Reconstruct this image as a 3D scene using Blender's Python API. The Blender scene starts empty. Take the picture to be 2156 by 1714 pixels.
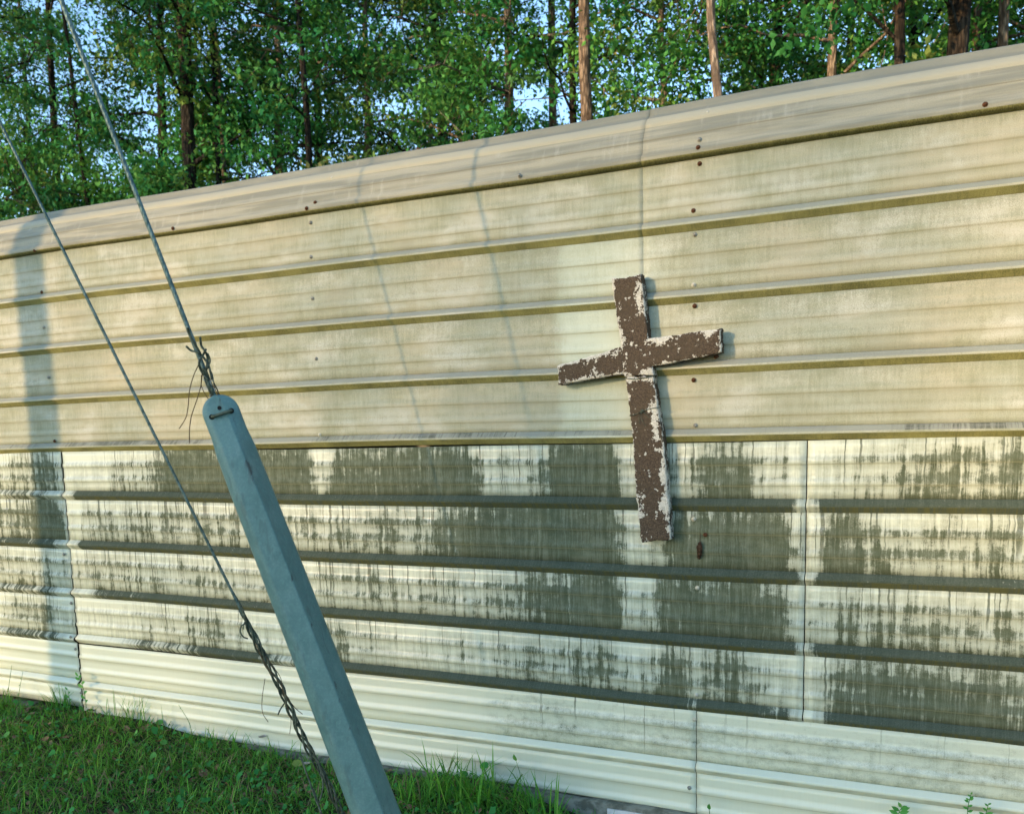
import bpy, math, random
import numpy as np
from mathutils import Vector, Matrix
R = math.radians
rng = np.random.default_rng(7)
SC = bpy.context.scene
COL = SC.collection

# ------------------------------------------------------------------ camera
# world frame: X along the shed wall (to the right), Y through the wall (away), Z up; wall face at Y = 0
F, CX, CY = 1890.0, 1078.0, 1135.0567           # focal length / principal point for a picture 2156 x 1714
_u = np.array([-3070 - CX, 1003 - CY, F]); _u /= np.linalg.norm(_u)
_v = np.array([1450 - CX, 16500 - CY, F]); _v /= np.linalg.norm(_v)
RW = np.array([-_u, np.cross(-_v, -_u), -_v])    # camera axes (right, down, forward) -> world
CAM = np.array([0.0, -2.9853, 1.3074])
cam = bpy.data.cameras.new('camera'); camo = bpy.data.objects.new('camera', cam); COL.objects.link(camo)
cr, cd, cf = RW[:, 0], RW[:, 1], RW[:, 2]
M = Matrix(((cr[0], -cd[0], -cf[0], CAM[0]), (cr[1], -cd[1], -cf[1], CAM[1]), (cr[2], -cd[2], -cf[2], CAM[2]), (0, 0, 0, 1)))
camo.matrix_world = M
cam.sensor_fit = 'HORIZONTAL'; cam.sensor_width = 36.0
cam.lens = 36.0 * F / 2156.0
cam.shift_x = 0.0
cam.shift_y = (CY - 857.0) / 2156.0
cam.clip_start = 0.05; cam.clip_end = 3000
cam.dof.use_dof = True; cam.dof.focus_distance = 3.4; cam.dof.aperture_fstop = 4.8
SC.camera = camo

# ------------------------------------------------------------------ light
SUN_AZ, SUN_EL = R(27), R(12.5)                  # sun behind and left of the camera, low
S = np.array([-math.sin(SUN_AZ) * math.cos(SUN_EL), -math.cos(SUN_AZ) * math.cos(SUN_EL), math.sin(SUN_EL)])
sl = bpy.data.lights.new('sun', 'SUN'); slo = bpy.data.objects.new('sun', sl); COL.objects.link(slo)
sl.energy = 2.0; sl.angle = R(0.9); sl.color = (1.0, 0.68, 0.38)
slo.rotation_mode = 'QUATERNION'; slo.rotation_quaternion = Vector(S).to_track_quat('Z', 'Y')
slo.location = tuple(S * 60)
W = bpy.data.worlds.new('World'); SC.world = W; W.use_nodes = True
wn = W.node_tree; wn.nodes.clear()
sky = wn.nodes.new('ShaderNodeTexSky'); sky.sky_type = 'NISHITA'; sky.sun_disc = False
sky.sun_elevation = SUN_EL; sky.sun_rotation = R(180 + 27)
sky.air_density = 1.0; sky.dust_density = 0.3; sky.ozone_density = 2.6
bg = wn.nodes.new('ShaderNodeBackground'); bg.inputs['Strength'].default_value = 0.15
wo = wn.nodes.new('ShaderNodeOutputWorld')
wn.links.new(sky.outputs[0], bg.inputs[0]); wn.links.new(bg.outputs[0], wo.inputs[0])
SC.view_settings.view_transform = 'Standard'; SC.view_settings.look = 'None'
SC.view_settings.exposure = 1.88; SC.view_settings.gamma = 1.0
SC.view_settings.use_curve_mapping = False
SC.cycles.max_bounces = 6; SC.cycles.transparent_max_bounces = 4

# ------------------------------------------------------------------ helpers
def ray(px, py): return RW @ np.array([px - CX, py - CY, F])
def on_plane(px, py, y=0.0):
    r = ray(px, py); t = (y - CAM[1]) / r[1]; return CAM + r * t
def at_z(px, py, z):
    r = ray(px, py); t = (z - CAM[2]) / r[2]; return CAM + r * t
def at_dist(px, py, d):
    r = ray(px, py); return CAM + r / np.linalg.norm(r) * d

def tag(o, label=None, cat=None, group=None, kind=None):
    if label: o['label'] = label
    if cat: o['category'] = cat
    if group: o['group'] = group
    if kind: o['kind'] = kind
    return o
def link(name, me, parent=None, loc=None):
    o = bpy.data.objects.new(name, me); COL.objects.link(o)
    if loc is not None: o.location = tuple(loc)
    if parent is not None: o.parent = parent
    return o
def empty(name, loc, rot=(0, 0, 0)):
    o = bpy.data.objects.new(name, None); COL.objects.link(o); o.location = tuple(loc); o.rotation_euler = rot
    o.empty_display_size = 0.1; return o
def mesh(name, verts, faces, mat=None, smooth=False, fattr=None, vattr=None):
    """faces: (n,k) array or list of lists"""
    me = bpy.data.meshes.new(name)
    verts = np.asarray(verts, dtype=np.float32)
    if isinstance(faces, np.ndarray):
        n, k = faces.shape
        loops = faces.astype(np.int32).ravel(); starts = np.arange(n, dtype=np.int32) * k
    else:
        loops = np.fromiter((i for f in faces for i in f), dtype=np.int32)
        ln = np.array([len(f) for f in faces]); n = len(faces)
        starts = np.concatenate([[0], np.cumsum(ln)[:-1]]).astype(np.int32)
    me.vertices.add(len(verts)); me.vertices.foreach_set('co', verts.ravel())
    me.loops.add(len(loops)); me.loops.foreach_set('vertex_index', loops)
    me.polygons.add(n); me.polygons.foreach_set('loop_start', starts)
    me.update(calc_edges=True); me.validate()
    if smooth: me.polygons.foreach_set('use_smooth', np.ones(len(me.polygons), dtype=bool))
    for d, dom in ((fattr, 'FACE'), (vattr, 'POINT')):
        for k_, a in (d or {}).items():
            at = me.attributes.new(k_, 'FLOAT', dom); at.data.foreach_set('value', np.asarray(a, dtype=np.float32))
    if mat:
        for m in (mat if isinstance(mat, (list, tuple)) else [mat]): me.materials.append(m)
    return me
class MB:
    def __init__(s): s.v = []; s.f = []; s.n = 0
    def add(s, v, f):
        s.v.append(np.asarray(v, float)); s.f += [[int(i) + s.n for i in q] for q in f]; s.n += len(v); return s
    def tube(s, pts, rad, sides=6, caps=True):
        v, f = tube(pts, rad, sides, caps); return s.add(v, f)
    def box(s, lo, hi):
        (a, b, c), (d, e, g) = lo, hi
        v = [(a, b, c), (d, b, c), (d, e, c), (a, e, c), (a, b, g), (d, b, g), (d, e, g), (a, e, g)]
        return s.add(v, [(0, 3, 2, 1), (4, 5, 6, 7), (0, 1, 5, 4), (1, 2, 6, 5), (2, 3, 7, 6), (3, 0, 4, 7)])
    def build(s, name, mat, parent=None, smooth=False, loc=None):
        return link(name, mesh(name, np.vstack(s.v), s.f, mat, smooth), parent, loc)
def frames(pts):
    pts = np.asarray(pts, float); t = np.gradient(pts, axis=0); t /= np.linalg.norm(t, axis=1)[:, None] + 1e-12
    ref = np.array([0.31, -0.9, 0.3]); 
    if abs(np.dot(ref / np.linalg.norm(ref), t[0])) > .9: ref = np.array([1.0, .2, 0])
    a = np.cross(t, ref); a /= np.linalg.norm(a, axis=1)[:, None]; b = np.cross(t, a)
    return pts, t, a, b
def tube(pts, rad, sides=6, caps=True):
    pts, t, a, b = frames(pts); n = len(pts)
    rad = np.broadcast_to(np.asarray(rad, float), (n,))
    th = np.arange(sides) * 2 * math.pi / sides
    ring = a[:, None, :] * np.cos(th)[None, :, None] + b[:, None, :] * np.sin(th)[None, :, None]
    v = (pts[:, None, :] + ring * rad[:, None, None]).reshape(-1, 3)
    f = [(i * sides + j, i * sides + (j + 1) % sides, (i + 1) * sides + (j + 1) % sides, (i + 1) * sides + j) for i in range(n - 1) for j in range(sides)]
    if caps: f += [tuple(range(sides))[::-1], tuple((n - 1) * sides + j for j in range(sides))]
    return v, f
def spline(pts, n):
    pts = np.asarray(pts, float); m = len(pts)
    if m < 3: return np.array([pts[0] + (pts[-1] - pts[0]) * s for s in np.linspace(0, 1, n)])
    P = np.vstack([2 * pts[0] - pts[1], pts, 2 * pts[-1] - pts[-2]]); out = []
    for s in np.linspace(0, m - 1 - 1e-9, n):
        i = int(s); u = s - i; p0, p1, p2, p3 = P[i], P[i + 1], P[i + 2], P[i + 3]
        out.append(.5 * (2 * p1 + (p2 - p0) * u + (2 * p0 - 5 * p1 + 4 * p2 - p3) * u * u + (3 * p1 - p0 - 3 * p2 + p3) * u ** 3))
    return np.array(out)

# ------------------------------------------------------------------ materials
class NT:
    def __init__(s, name):
        s.m = bpy.data.materials.new(name); s.m.use_nodes = True; s.t = s.m.node_tree; s.t.nodes.clear()
        s.out = s.t.nodes.new('ShaderNodeOutputMaterial'); s.b = s.t.nodes.new('ShaderNodeBsdfPrincipled')
        s.t.links.new(s.b.outputs[0], s.out.inputs[0])
    def new(s, ty): return s.t.nodes.new(ty)
    def put(s, sock, v):
        if hasattr(v, 'is_linked') or isinstance(v, bpy.types.NodeSocket): s.t.links.new(v, sock)
        elif v is not None:
            if isinstance(v, (tuple, list)) and len(v) == 3 and sock.type == 'RGBA': v = (*v, 1)
            sock.default_value = v
    def math(s, op, a, b=None, c=None, clamp=False):
        n = s.new('ShaderNodeMath'); n.operation = op; n.use_clamp = clamp
        s.put(n.inputs[0], a); s.put(n.inputs[1], b); s.put(n.inputs[2], c); return n.outputs[0]
    def add(s, *a):
        r = a[0]
        for x in a[1:]: r = s.math('ADD', r, x)
        return r
    def mul(s, a, b): return s.math('MULTIPLY', a, b)
    def attr(s, name):
        n = s.new('ShaderNodeAttribute'); n.attribute_name = name; return n.outputs['Fac']
    def xyz(s, x, y, z=0.0):
        n = s.new('ShaderNodeCombineXYZ'); s.put(n.inputs[0], x); s.put(n.inputs[1], y); s.put(n.inputs[2], z); return n.outputs[0]
    def noise(s, vec, scale=1.0, detail=2.0, rough=0.5, dist=0.0):
        n = s.new('ShaderNodeTexNoise'); s.put(n.inputs['Vector'], vec); n.inputs['Scale'].default_value = scale
        n.inputs['Detail'].default_value = detail; n.inputs['Roughness'].default_value = rough; n.inputs['Distortion'].default_value = dist
        return n.outputs['Fac']
    def voro(s, vec, scale=1.0, feature='F1'):
        n = s.new('ShaderNodeTexVoronoi'); n.feature = feature; s.put(n.inputs['Vector'], vec); n.inputs['Scale'].default_value = scale
        return n.outputs['Distance']
    def step(s, x, lo, hi, a=0.0, b=1.0):
        n = s.new('ShaderNodeMapRange'); n.interpolation_type = 'SMOOTHSTEP'
        s.put(n.inputs[0], x); s.put(n.inputs[1], lo); s.put(n.inputs[2], hi); s.put(n.inputs[3], a); s.put(n.inputs[4], b); return n.outputs[0]
    def ramp(s, x, stops):
        n = s.new('ShaderNodeValToRGB'); s.put(n.inputs[0], x); e = n.color_ramp.elements
        while len(e) > 1: e.remove(e[-1])
        for i, (p, c) in enumerate(stops):
            q = e[0] if i == 0 else e.new(p)
            q.position = p; q.color = (c, c, c, 1) if not isinstance(c, tuple) else (*c, 1)
        return n.outputs[0]
    def mix(s, f, a, b, mode='MIX'):
        n = s.new('ShaderNodeMix'); n.data_type = 'RGBA'; n.blend_type = mode
        s.put(n.inputs[0], f); s.put(n.inputs[6], a); s.put(n.inputs[7], b); return n.outputs[2]
    def obj(s): return s.new('ShaderNodeTexCoord').outputs['Object']
    def pos(s): return s.new('ShaderNodeNewGeometry').outputs['Position']
    def scale(s, vec, sc):
        n = s.new('ShaderNodeMapping'); s.put(n.inputs[0], vec); n.inputs[3].default_value = sc; return n.outputs[0]
    def bump(s, h, strength=0.3, dist=0.01):
        n = s.new('ShaderNodeBump'); n.inputs['Strength'].default_value = strength; n.inputs['Distance'].default_value = dist
        s.put(n.inputs['Height'], h); s.t.links.new(n.outputs[0], s.b.inputs['Normal'])
    def fin(s, col, rough=0.6, spec=0.4, metal=0.0):
        s.put(s.b.inputs['Base Color'], col); s.put(s.b.inputs['Roughness'], rough)
        s.put(s.b.inputs['Specular IOR Level'], spec); s.put(s.b.inputs['Metallic'], metal); return s.m

def wall_material(name, aged):
    n = NT(name)
    u, p, k, cov, h = n.attr('u'), n.attr('p'), n.attr('k'), n.attr('cov'), n.attr('lenp')
    und, ml, top, isrib = n.attr('und'), n.attr('ml'), n.attr('top'), n.attr('isrib')
    kk = n.mul(k, 3.71)
    u0 = u; wob = n.noise(n.xyz(n.mul(u, 34.0), n.mul(p, 26.0), kk), 1, 2.0)
    u = n.add(u, n.mul(n.math('SUBTRACT', wob, .5), .010))
    N1 = n.noise(n.xyz(n.mul(u, 66.0), n.mul(p, 4.0), kk), 1, 2.0, .6)
    N2 = n.noise(n.xyz(n.mul(u, 230.0), n.mul(p, 7.0), kk), 1, 2.0, .6)
    N3 = n.noise(n.xyz(n.mul(u, 9.0), n.mul(p, 16.0), kk), 1, 3.0)
    N4 = n.noise(n.xyz(n.mul(u, 420.0), n.mul(p, 420.0), kk), 1, 2.0, .7)
    N5 = n.noise(n.xyz(n.mul(u, 2.3), n.mul(p, 2.0), kk), 1, 2.0)
    t = n.math('DIVIDE', p, h)
    c = lambda x, a: n.mul(n.math('SUBTRACT', x, .5), a)
    if not aged:
        sh = n.ramp(t, [(0, 0.12), (.10, .15), (.24, .30), (.30, .68), (.36, .66), (.42, .40), (.55, .42), (.63, .70), (.69, .66), (.76, .46), (.92, .52), (1, .62)])
        sh = n.math('SUBTRACT', sh, .5)
        shr = n.mul(isrib, .18)
        sh = n.add(n.mul(n.mul(sh, .85), n.math('SUBTRACT', 1.0, isrib)), shr)
        low = n.step(k, 7.5, 7.9); strk = n.math('SUBTRACT', 1.0, n.mul(low, .78)); spk = n.add(1.0, n.mul(low, .9))
        N1b = n.noise(n.xyz(n.mul(u, 23.0), n.mul(p, 2.5), kk), 1, 2.0, .6)
        N7 = n.noise(n.xyz(n.mul(u, 30.0), n.mul(p, 42.0), kk), 1, 4.0, .65)
        D = n.add(n.mul(cov, 1.0), n.step(cov, .55, .95, 0, .36), sh, n.mul(c(N1, 1.2), strk), n.mul(c(N1b, .8), strk), n.mul(c(N2, .55), strk), c(N3, .8), n.mul(c(N4, .6), spk), n.mul(c(N7, .8), spk))
        mask = n.step(D, .33, .93)
        film = n.step(D, -.1, .60, 0, .40)
        cream = n.mix(n.step(N5, .35, .65), (.54, .565, .425), (.495, .535, .41))
        cream = n.mix(n.step(N2, .3, .8, 0, .12), cream, (.42, .42, .28))
        dirt = n.mix(n.step(N3, .3, .7), (.028, .040, .018), (.048, .060, .028))
        dirt = n.mix(n.mul(n.step(N4, .35, .75), .5), dirt, (.088, .104, .056))
        dirt = n.mix(isrib, dirt, n.mix(n.step(N4, .3, .8), (.013, .026, .016), (.032, .047, .030)))
        f = n.math('MAXIMUM', n.mul(mask, n.step(N4, .2, .62, .84, .97)), film)
        # single drips running down from the rib above, wider where they meet the first small bead
        N8 = n.noise(n.xyz(n.mul(u, 88.0), n.mul(p, 1.2), n.add(kk, 5.0)), 1, 1.0, .5)
        N9 = n.noise(n.xyz(n.mul(u, 21.0), 0.0, n.add(kk, 9.0)), 1, 2.0)
        bulge = n.mul(n.step(n.math('ABSOLUTE', n.math('SUBTRACT', p, .060)), .016, .002), .035)
        thr = n.math('SUBTRACT', .715, n.add(n.mul(cov, .20), bulge))
        ends = n.step(n.math('SUBTRACT', p, n.mul(N9, .36)), -.10, .02, 1, 0)
        drip = n.mul(n.mul(n.step(n.math('SUBTRACT', N8, thr), -.015, .045), ends), n.mul(n.step(cov, .04, .3), n.mul(n.math('SUBTRACT', 1.0, isrib), .88)))
        drip = n.mul(drip, n.step(N4, .15, .55, .55, 1.0))
        f = n.mul(f, n.step(n.add(n.mul(N2, .7), n.mul(N1, .5), n.mul(N7, .5)), .62, 1.0, n.add(.86, n.mul(isrib, .10)), 1.0))
        f = n.math('MAXIMUM', f, drip)
        f = n.mul(f, n.step(cov, 0.0, .14))
        col = n.mix(f, cream, dirt)
        sp = n.step(n.noise(n.xyz(n.mul(u, 150.0), n.mul(p, 190.0), n.add(kk, 3.0)), 1, 3.0, .7), .66, .72)
        col = n.mix(n.mul(n.mul(sp, isrib), n.step(N3, .48, .66)), col, (.46, .47, .36))
        # underside of each rib: olive grime with the drips crossing it
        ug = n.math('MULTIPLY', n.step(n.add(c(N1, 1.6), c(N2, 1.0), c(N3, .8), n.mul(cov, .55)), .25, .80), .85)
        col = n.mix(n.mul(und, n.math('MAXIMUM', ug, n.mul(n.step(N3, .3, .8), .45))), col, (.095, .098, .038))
        col = n.mix(n.mul(ml, n.step(N3, .25, .6, .18, .45)), col, (.20, .20, .11))
        rough = n.step(mask, 0, 1, .34, .85)
        n.bump(n.add(n.mul(N4, .5), n.mul(mask, .5)), .12, .002)
        return n.fin(col, rough, n.step(mask, 0, 1, .5, .08))
    # older chalky sheets
    N6 = n.noise(n.xyz(n.mul(u, 110.0), n.mul(p, 14.0), kk), 1, 3.0, .6, .6)
    sh = n.ramp(t, [(0, .80), (.08, .74), (.2, .45), (.27, .52), (.31, .68), (.37, .40), (.5, .35), (.58, .45), (.63, .60), (.7, .38), (.9, .36), (1, .42)])
    D = n.add(n.math('SUBTRACT', sh, .5), c(N1, .45), c(N6, .85), c(N3, .9), c(N4, 1.5), c(N5, .8), n.mul(cov, .5))
    mask = n.step(D, -.25, .6)
    base = n.mix(n.step(N5, .36, .62), (.405, .375, .255), (.345, .362, .266))
    N10 = n.noise(n.xyz(n.mul(u, 1.6), n.mul(p, 30.0), n.add(kk, 2.0)), 1, 4.0, .6); N11 = n.noise(n.xyz(n.mul(u, 3.2), n.mul(p, 5.0), n.add(kk, 7.0)), 1, 4.0, .6)
    base = n.mix(n.step(N10, .46, .68, 0, .40), base, (.27, .285, .20))
    base = n.mix(n.step(N11,   .50, .62, 0, .65), base, (.50, .49, .39))
    base = n.mix(n.step(N11, .48, .34, 0, .6), base, (.275, .275, .185))
    base = n.mix(n.step(N3, .35, .75, 0, .45), base, (.330, .335, .205))
    base = n.mix(n.step(N2, .45, .8, 0, .15), base, (.50, .51, .39))
    base = n.mix(n.step(N4, .3, .7, 0, .36), base, (.24, .235, .165))
    gh = n.mul(n.step(n.add(u, c(N3, .10), c(N6, .06)), -1.20, -1.13), n.step(n.add(u, c(N3, .10)), -.70, -.98))
    gh = n.mul(gh, n.step(n.math('ABSOLUTE', n.math('SUBTRACT', k, 2.0)), 1.2, .9))
    base = n.mix(n.mul(gh, .8), base, (.49, .54, .42))
    mask = n.mul(mask, n.math('SUBTRACT', 1.0, n.mul(gh, .6)))
    col = n.mix(n.mul(mask, .58), base, (.150, .160, .085))
    col = n.mix(n.mul(ml, n.step(N3, .2, .7, .12, .50)), col, (.20, .18, .08))
    tp = n.mix(n.step(N4, .3, .7), (.185, .198, .155), (.265, .275, .215))
    tp = n.mix(n.step(n.add(n.mul(cov, 1.0), c(N3, 1.5), c(N2, 1.2), c(N1, 1.0), c(N4, .8)), .45, 1.0, 0, .9), tp, (.05, .055, .042))
    tp = n.mix(n.step(n.noise(n.xyz(n.mul(u, 5), n.mul(p, 160), kk), 1, 3), .5, .62, 0, .5), tp, (.18, .185, .165))
    col = n.mix(n.mul(top, .85), col, tp)
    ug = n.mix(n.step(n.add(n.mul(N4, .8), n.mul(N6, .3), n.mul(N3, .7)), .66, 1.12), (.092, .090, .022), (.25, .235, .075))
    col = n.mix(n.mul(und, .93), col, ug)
    n.bump(N4, .10, .002)
    return n.fin(col, .75, .25)
def roof_material():
    n = NT('weathered_roof_paint')
    u, p, ml, und, top = n.attr('u'), n.attr('p'), n.attr('ml'), n.attr('und'), n.attr('top')
    N1 = n.noise(n.xyz(n.mul(u, 38.0), n.mul(p, 5.0), 9.0), 1, 3.0, .6)
    N2 = n.noise(n.xyz(n.mul(u, 2.2), n.mul(p, 34.0), 3.0), 1, 3.0, .55)
    N3 = n.noise(n.xyz(n.mul(u, 4.0), n.mul(p, 9.0), 1.0), 1, 3.0)
    N4 = n.noise(n.xyz(n.mul(u, 330.0), n.mul(p, 330.0), 1.0), 1, 2.0)
    col = n.mix(n.step(N2, .38, .62), (.205, .200, .142), (.315, .300, .212))
    col = n.mix(n.mul(n.step(N1, .50, .80), n.step(N3, .42, .70)), col, (.40, .395, .31))
    col = n.mix(n.step(N4, .35, .7, 0, .30), col, (.15, .15, .115))
    clean = n.mul(top, n.step(N4, .2, .6, .7, .95))
    col = n.mix(clean, col, (.355, .33, .225))
    crest = n.attr('cov')
    col = n.mix(n.mul(crest, n.step(n.add(N2, n.mul(N3, .6)), .68, .9)), col, (.20, .195, .14))
    col = n.mix(n.mul(ml, .5), col, (.13, .12, .075))
    ug = n.mix(n.step(n.add(N4, n.mul(N1, .6)), .6, 1.0), (.092, .090, .022), (.25, .235, .075))
    col = n.mix(n.mul(und, .93), col, ug)
    n.bump(N4, .10, .002)
    return n.fin(col, .7, .3)

def simple(name, c1, c2, scale=20.0, rough=.7, spec=.3, metal=0.0, bump=0.0, stretch=(1, 1, 1), lo=.35, hi=.65, det=4.0):
    n = NT(name); v = n.scale(n.obj(), stretch)
    N = n.noise(v, scale, det, .6)
    if bump: n.bump(N, bump, .01)
    return n.fin(n.mix(n.step(N, lo, hi), c1, c2), rough, spec, metal)
def leaf_material(name, stops, trans=.25):
    n = NT(name); tnt = n.attr('tint')
    col = n.ramp(tnt, stops)
    n.fin(col, .55, .16)
    tr = n.new('ShaderNodeBsdfTranslucent'); n.put(tr.inputs[0], n.mix(.5, col, (.20, .26, .03), 'MIX'))
    mx = n.new('ShaderNodeMixShader'); mx.inputs[0].default_value = trans
    n.t.links.new(n.b.outputs[0], mx.inputs[1]); n.t.links.new(tr.outputs[0], mx.inputs[2]); n.t.links.new(mx.outputs[0], n.out.inputs[0])
    return n.m
def bark_material(name, dark, light, plate):
    n = NT(name); v = n.obj()
    a = n.noise(n.scale(v, (9, 9, 2.2)), 2.0, 5, .65, .4); b = n.noise(v, 1.7, 3)
    col = n.mix(n.step(a, .40, .62), dark, light)
    col = n.mix(n.step(b, .45, .7, 0, .6), col, plate)
    pl = n.voro(n.scale(v, (1, 1, .28)), 26.0)
    col = n.mix(n.mul(n.step(pl, .32, .62), .75), col, tuple(x * .45 for x in dark))
    n.bump(n.math('SUBTRACT', a, pl), .9, .03)
    return n.fin(col, .9, .15)

M_new = wall_material('mouldy_cream_paint', False)
M_old = wall_material('chalky_tan_paint', True)
M_roof = roof_material()
M_inner = simple('shed_inner_metal', (.20, .19, .16), (.26, .25, .21), 4)
M_rust = simple('rusty_screw_steel', (.055, .022, .010), (.16, .065, .025), 160, .8, .3, .3)
M_zinc = simple('dull_zinc_screw', (.16, .155, .12), (.33, .32, .26), 140, .55, .5, .3)
M_slot = simple('grey_painted_screw', (.40, .38, .28), (.52, .49, .37), 140, .6)
M_conc = simple('old_concrete', (.085, .088, .062), (.20, .20, .150), 26, .9, .2, 0, .5)
M_trim = simple('white_trim_paint', (.55, .54, .47), (.68, .67, .60), 14, .5, .3, 0, .1)
M_wire = simple('galvanised_wire', (.045, .085, .075), (.125, .185, .165), 70, .5, .5, .5)
M_wire_old = simple('weathered_wire', (.030, .042, .028), (.100, .125, .085), 60, .65, .4, .4)
M_wire_rust = simple('brown_rusty_wire', (.055, .035, .016), (.12, .08, .04), 60, .8, .2, .1)
M_tie = simple('pale_tie_wire', (.22, .24, .20), (.36, .38, .33), 60, .6, .4, .3)
M_bark_d = bark_material('dark_bark', (.012, .011, .008), (.050, .042, .030), (.085, .052, .030))
M_bark_p = bark_material('pine_bark', (.10, .068, .042), (.27, .195, .125), (.33, .245, .16))
M_bark_g = bark_material('pale_grey_bark', (.16, .12, .085), (.36, .29, .21), (.26, .20, .14))
M_pole = bark_material('pole_wood', (.06, .05, .035), (.14, .11, .08), (.10, .08, .06))
M_leaf_a = leaf_material('dark_green_leaves', [(0, (.006, .058, .019)), (.42, (.022, .170, .045)), (.78, (.075, .285, .058)), (.95, (.16, .34, .07)), (1, (.15, .17, .04))])
M_leaf_b = leaf_material('mid_green_leaves', [(0, (.016, .110, .028)), (.45, (.065, .255, .052)), (.80, (.15, .36, .065)), (1, (.15, .19, .05))])
M_leaf_c = leaf_material('yellow_green_leaves', [(0, (.030, .120, .032)), (.5, (.080, .205, .052)), (.88, (.17, .27, .075)), (1, (.24, .20, .07))])
M_needle = leaf_material('pine_needles', [(0, (.02, .06, .02)), (1, (.06, .12, .04))], .2)
M_grass = leaf_material('lawn_grass', [(0, (.022, .145, .014)), (.5, (.090, .300, .030)), (.82, (.19, .38, .055)), (.90, (.09, .17, .045)), (.93, (.15, .13, .06)), (1, (.22, .17, .09))], .3)
M_clover = leaf_material('lawn_broadleaf', [(0, (.018, .150, .030)), (.6, (.055, .265, .055)), (.9, (.14, .34, .065)), (1, (.20, .24, .06))], .3)
M_dead = simple('dry_leaf', (.10, .055, .028), (.24, .155, .085), 60, .8, .2, 0, .3)
M_deadr = simple('rust_red_leaf', (.10, .028, .014), (.19, .065, .030), 60, .8, .2, 0, .3)
M_deadg = simple('pale_dry_leaf', (.26, .23, .17), (.42, .38, .30), 60, .8, .2, 0, .3)
M_cocoon = simple('brown_silk_bag', (.030, .018, .010), (.075, .045, .026), 120, .9, .1, 0, .3)
M_black = simple('hole_dark', (.008, .010, .010), (.014, .016, .016), 60, .9)

# ------------------------------------------------------------------ ground
gx = np.concatenate([[-2500, -800, -200, -60, -25, -12], np.linspace(-8, 3, 111), [8, 20, 60, 200, 800, 2500]])
gy = np.concatenate([[-2500, -800, -200, -60, -20, -8], np.linspace(-3.5, 0.05, 60), [.6, 2, 6, 20, 60, 200, 800, 2500]])
GX, GY = np.meshgrid(gx, gy)
def ground_z(x, y):
    x = np.asarray(x, float); y = np.asarray(y, float)
    near = np.exp(-((x + 2) / 9) ** 2 - ((y + 1) / 6) ** 2)
    base = -0.02 - 0.05 * np.clip((x + 3.9) / 3.2, 0, 1) * near + .012 * np.clip((-x - 3.6), 0, .5)
    return base + near * (.012 * np.sin(3.1 * x + 1.3 * y) + .010 * np.sin(5.3 * y - 2.2 * x) + .006 * np.sin(11 * x + 7 * y)) - .02 * np.clip((-y - .2), 0, 1.5) * near - .075 * np.clip((x + 1.35) / .35, 0, 1) * np.clip((1.6 - x) / .5, 0, 1) * np.exp(-(y / 1.2) ** 2)
nG = NT('lawn_soil'); po = nG.pos()
g1 = nG.noise(po, 2.2, 4); g2 = nG.noise(po, 45, 4, .65); g3 = nG.noise(po, 180, 2)
gc = nG.mix(nG.step(g2, .35, .65), (.020, .035, .012), (.060, .052, .030))
gc = nG.mix(nG.step(g1, .4, .65, 0, .6), gc, (.016, .050, .014)); gc = nG.mix(nG.step(g3, .5, .75, 0, .35), gc, (.11, .085, .05))
nG.bump(g2, .8, .03); M_soil = nG.fin(gc, .95, .1)
nx, ny = len(gx), len(gy)
idx = np.arange(nx * ny).reshape(ny, nx)
gf = np.stack([idx[:-1, :-1], idx[:-1, 1:], idx[1:, 1:], idx[1:, :-1]], -1).reshape(-1, 4)
tag(link('ground', mesh('ground', np.stack([GX, GY, ground_z(GX, GY)], -1).reshape(-1, 3), gf, M_soil, True)), kind='structure')

# ------------------------------------------------------------------ shed
shed = empty('metal_shed', (-2, 0, 0))
tag(shed, 'low metal shed with ribbed cream wall streaked by black mould and rounded eave', 'shed')
shed_origin = np.array([-2.0, 0, 0])
RIBS = [2.154, 1.930, 1.7030, 1.4705, 1.2485, 1.0214, .787, .5545, .330, .103]
RH = .019
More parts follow.
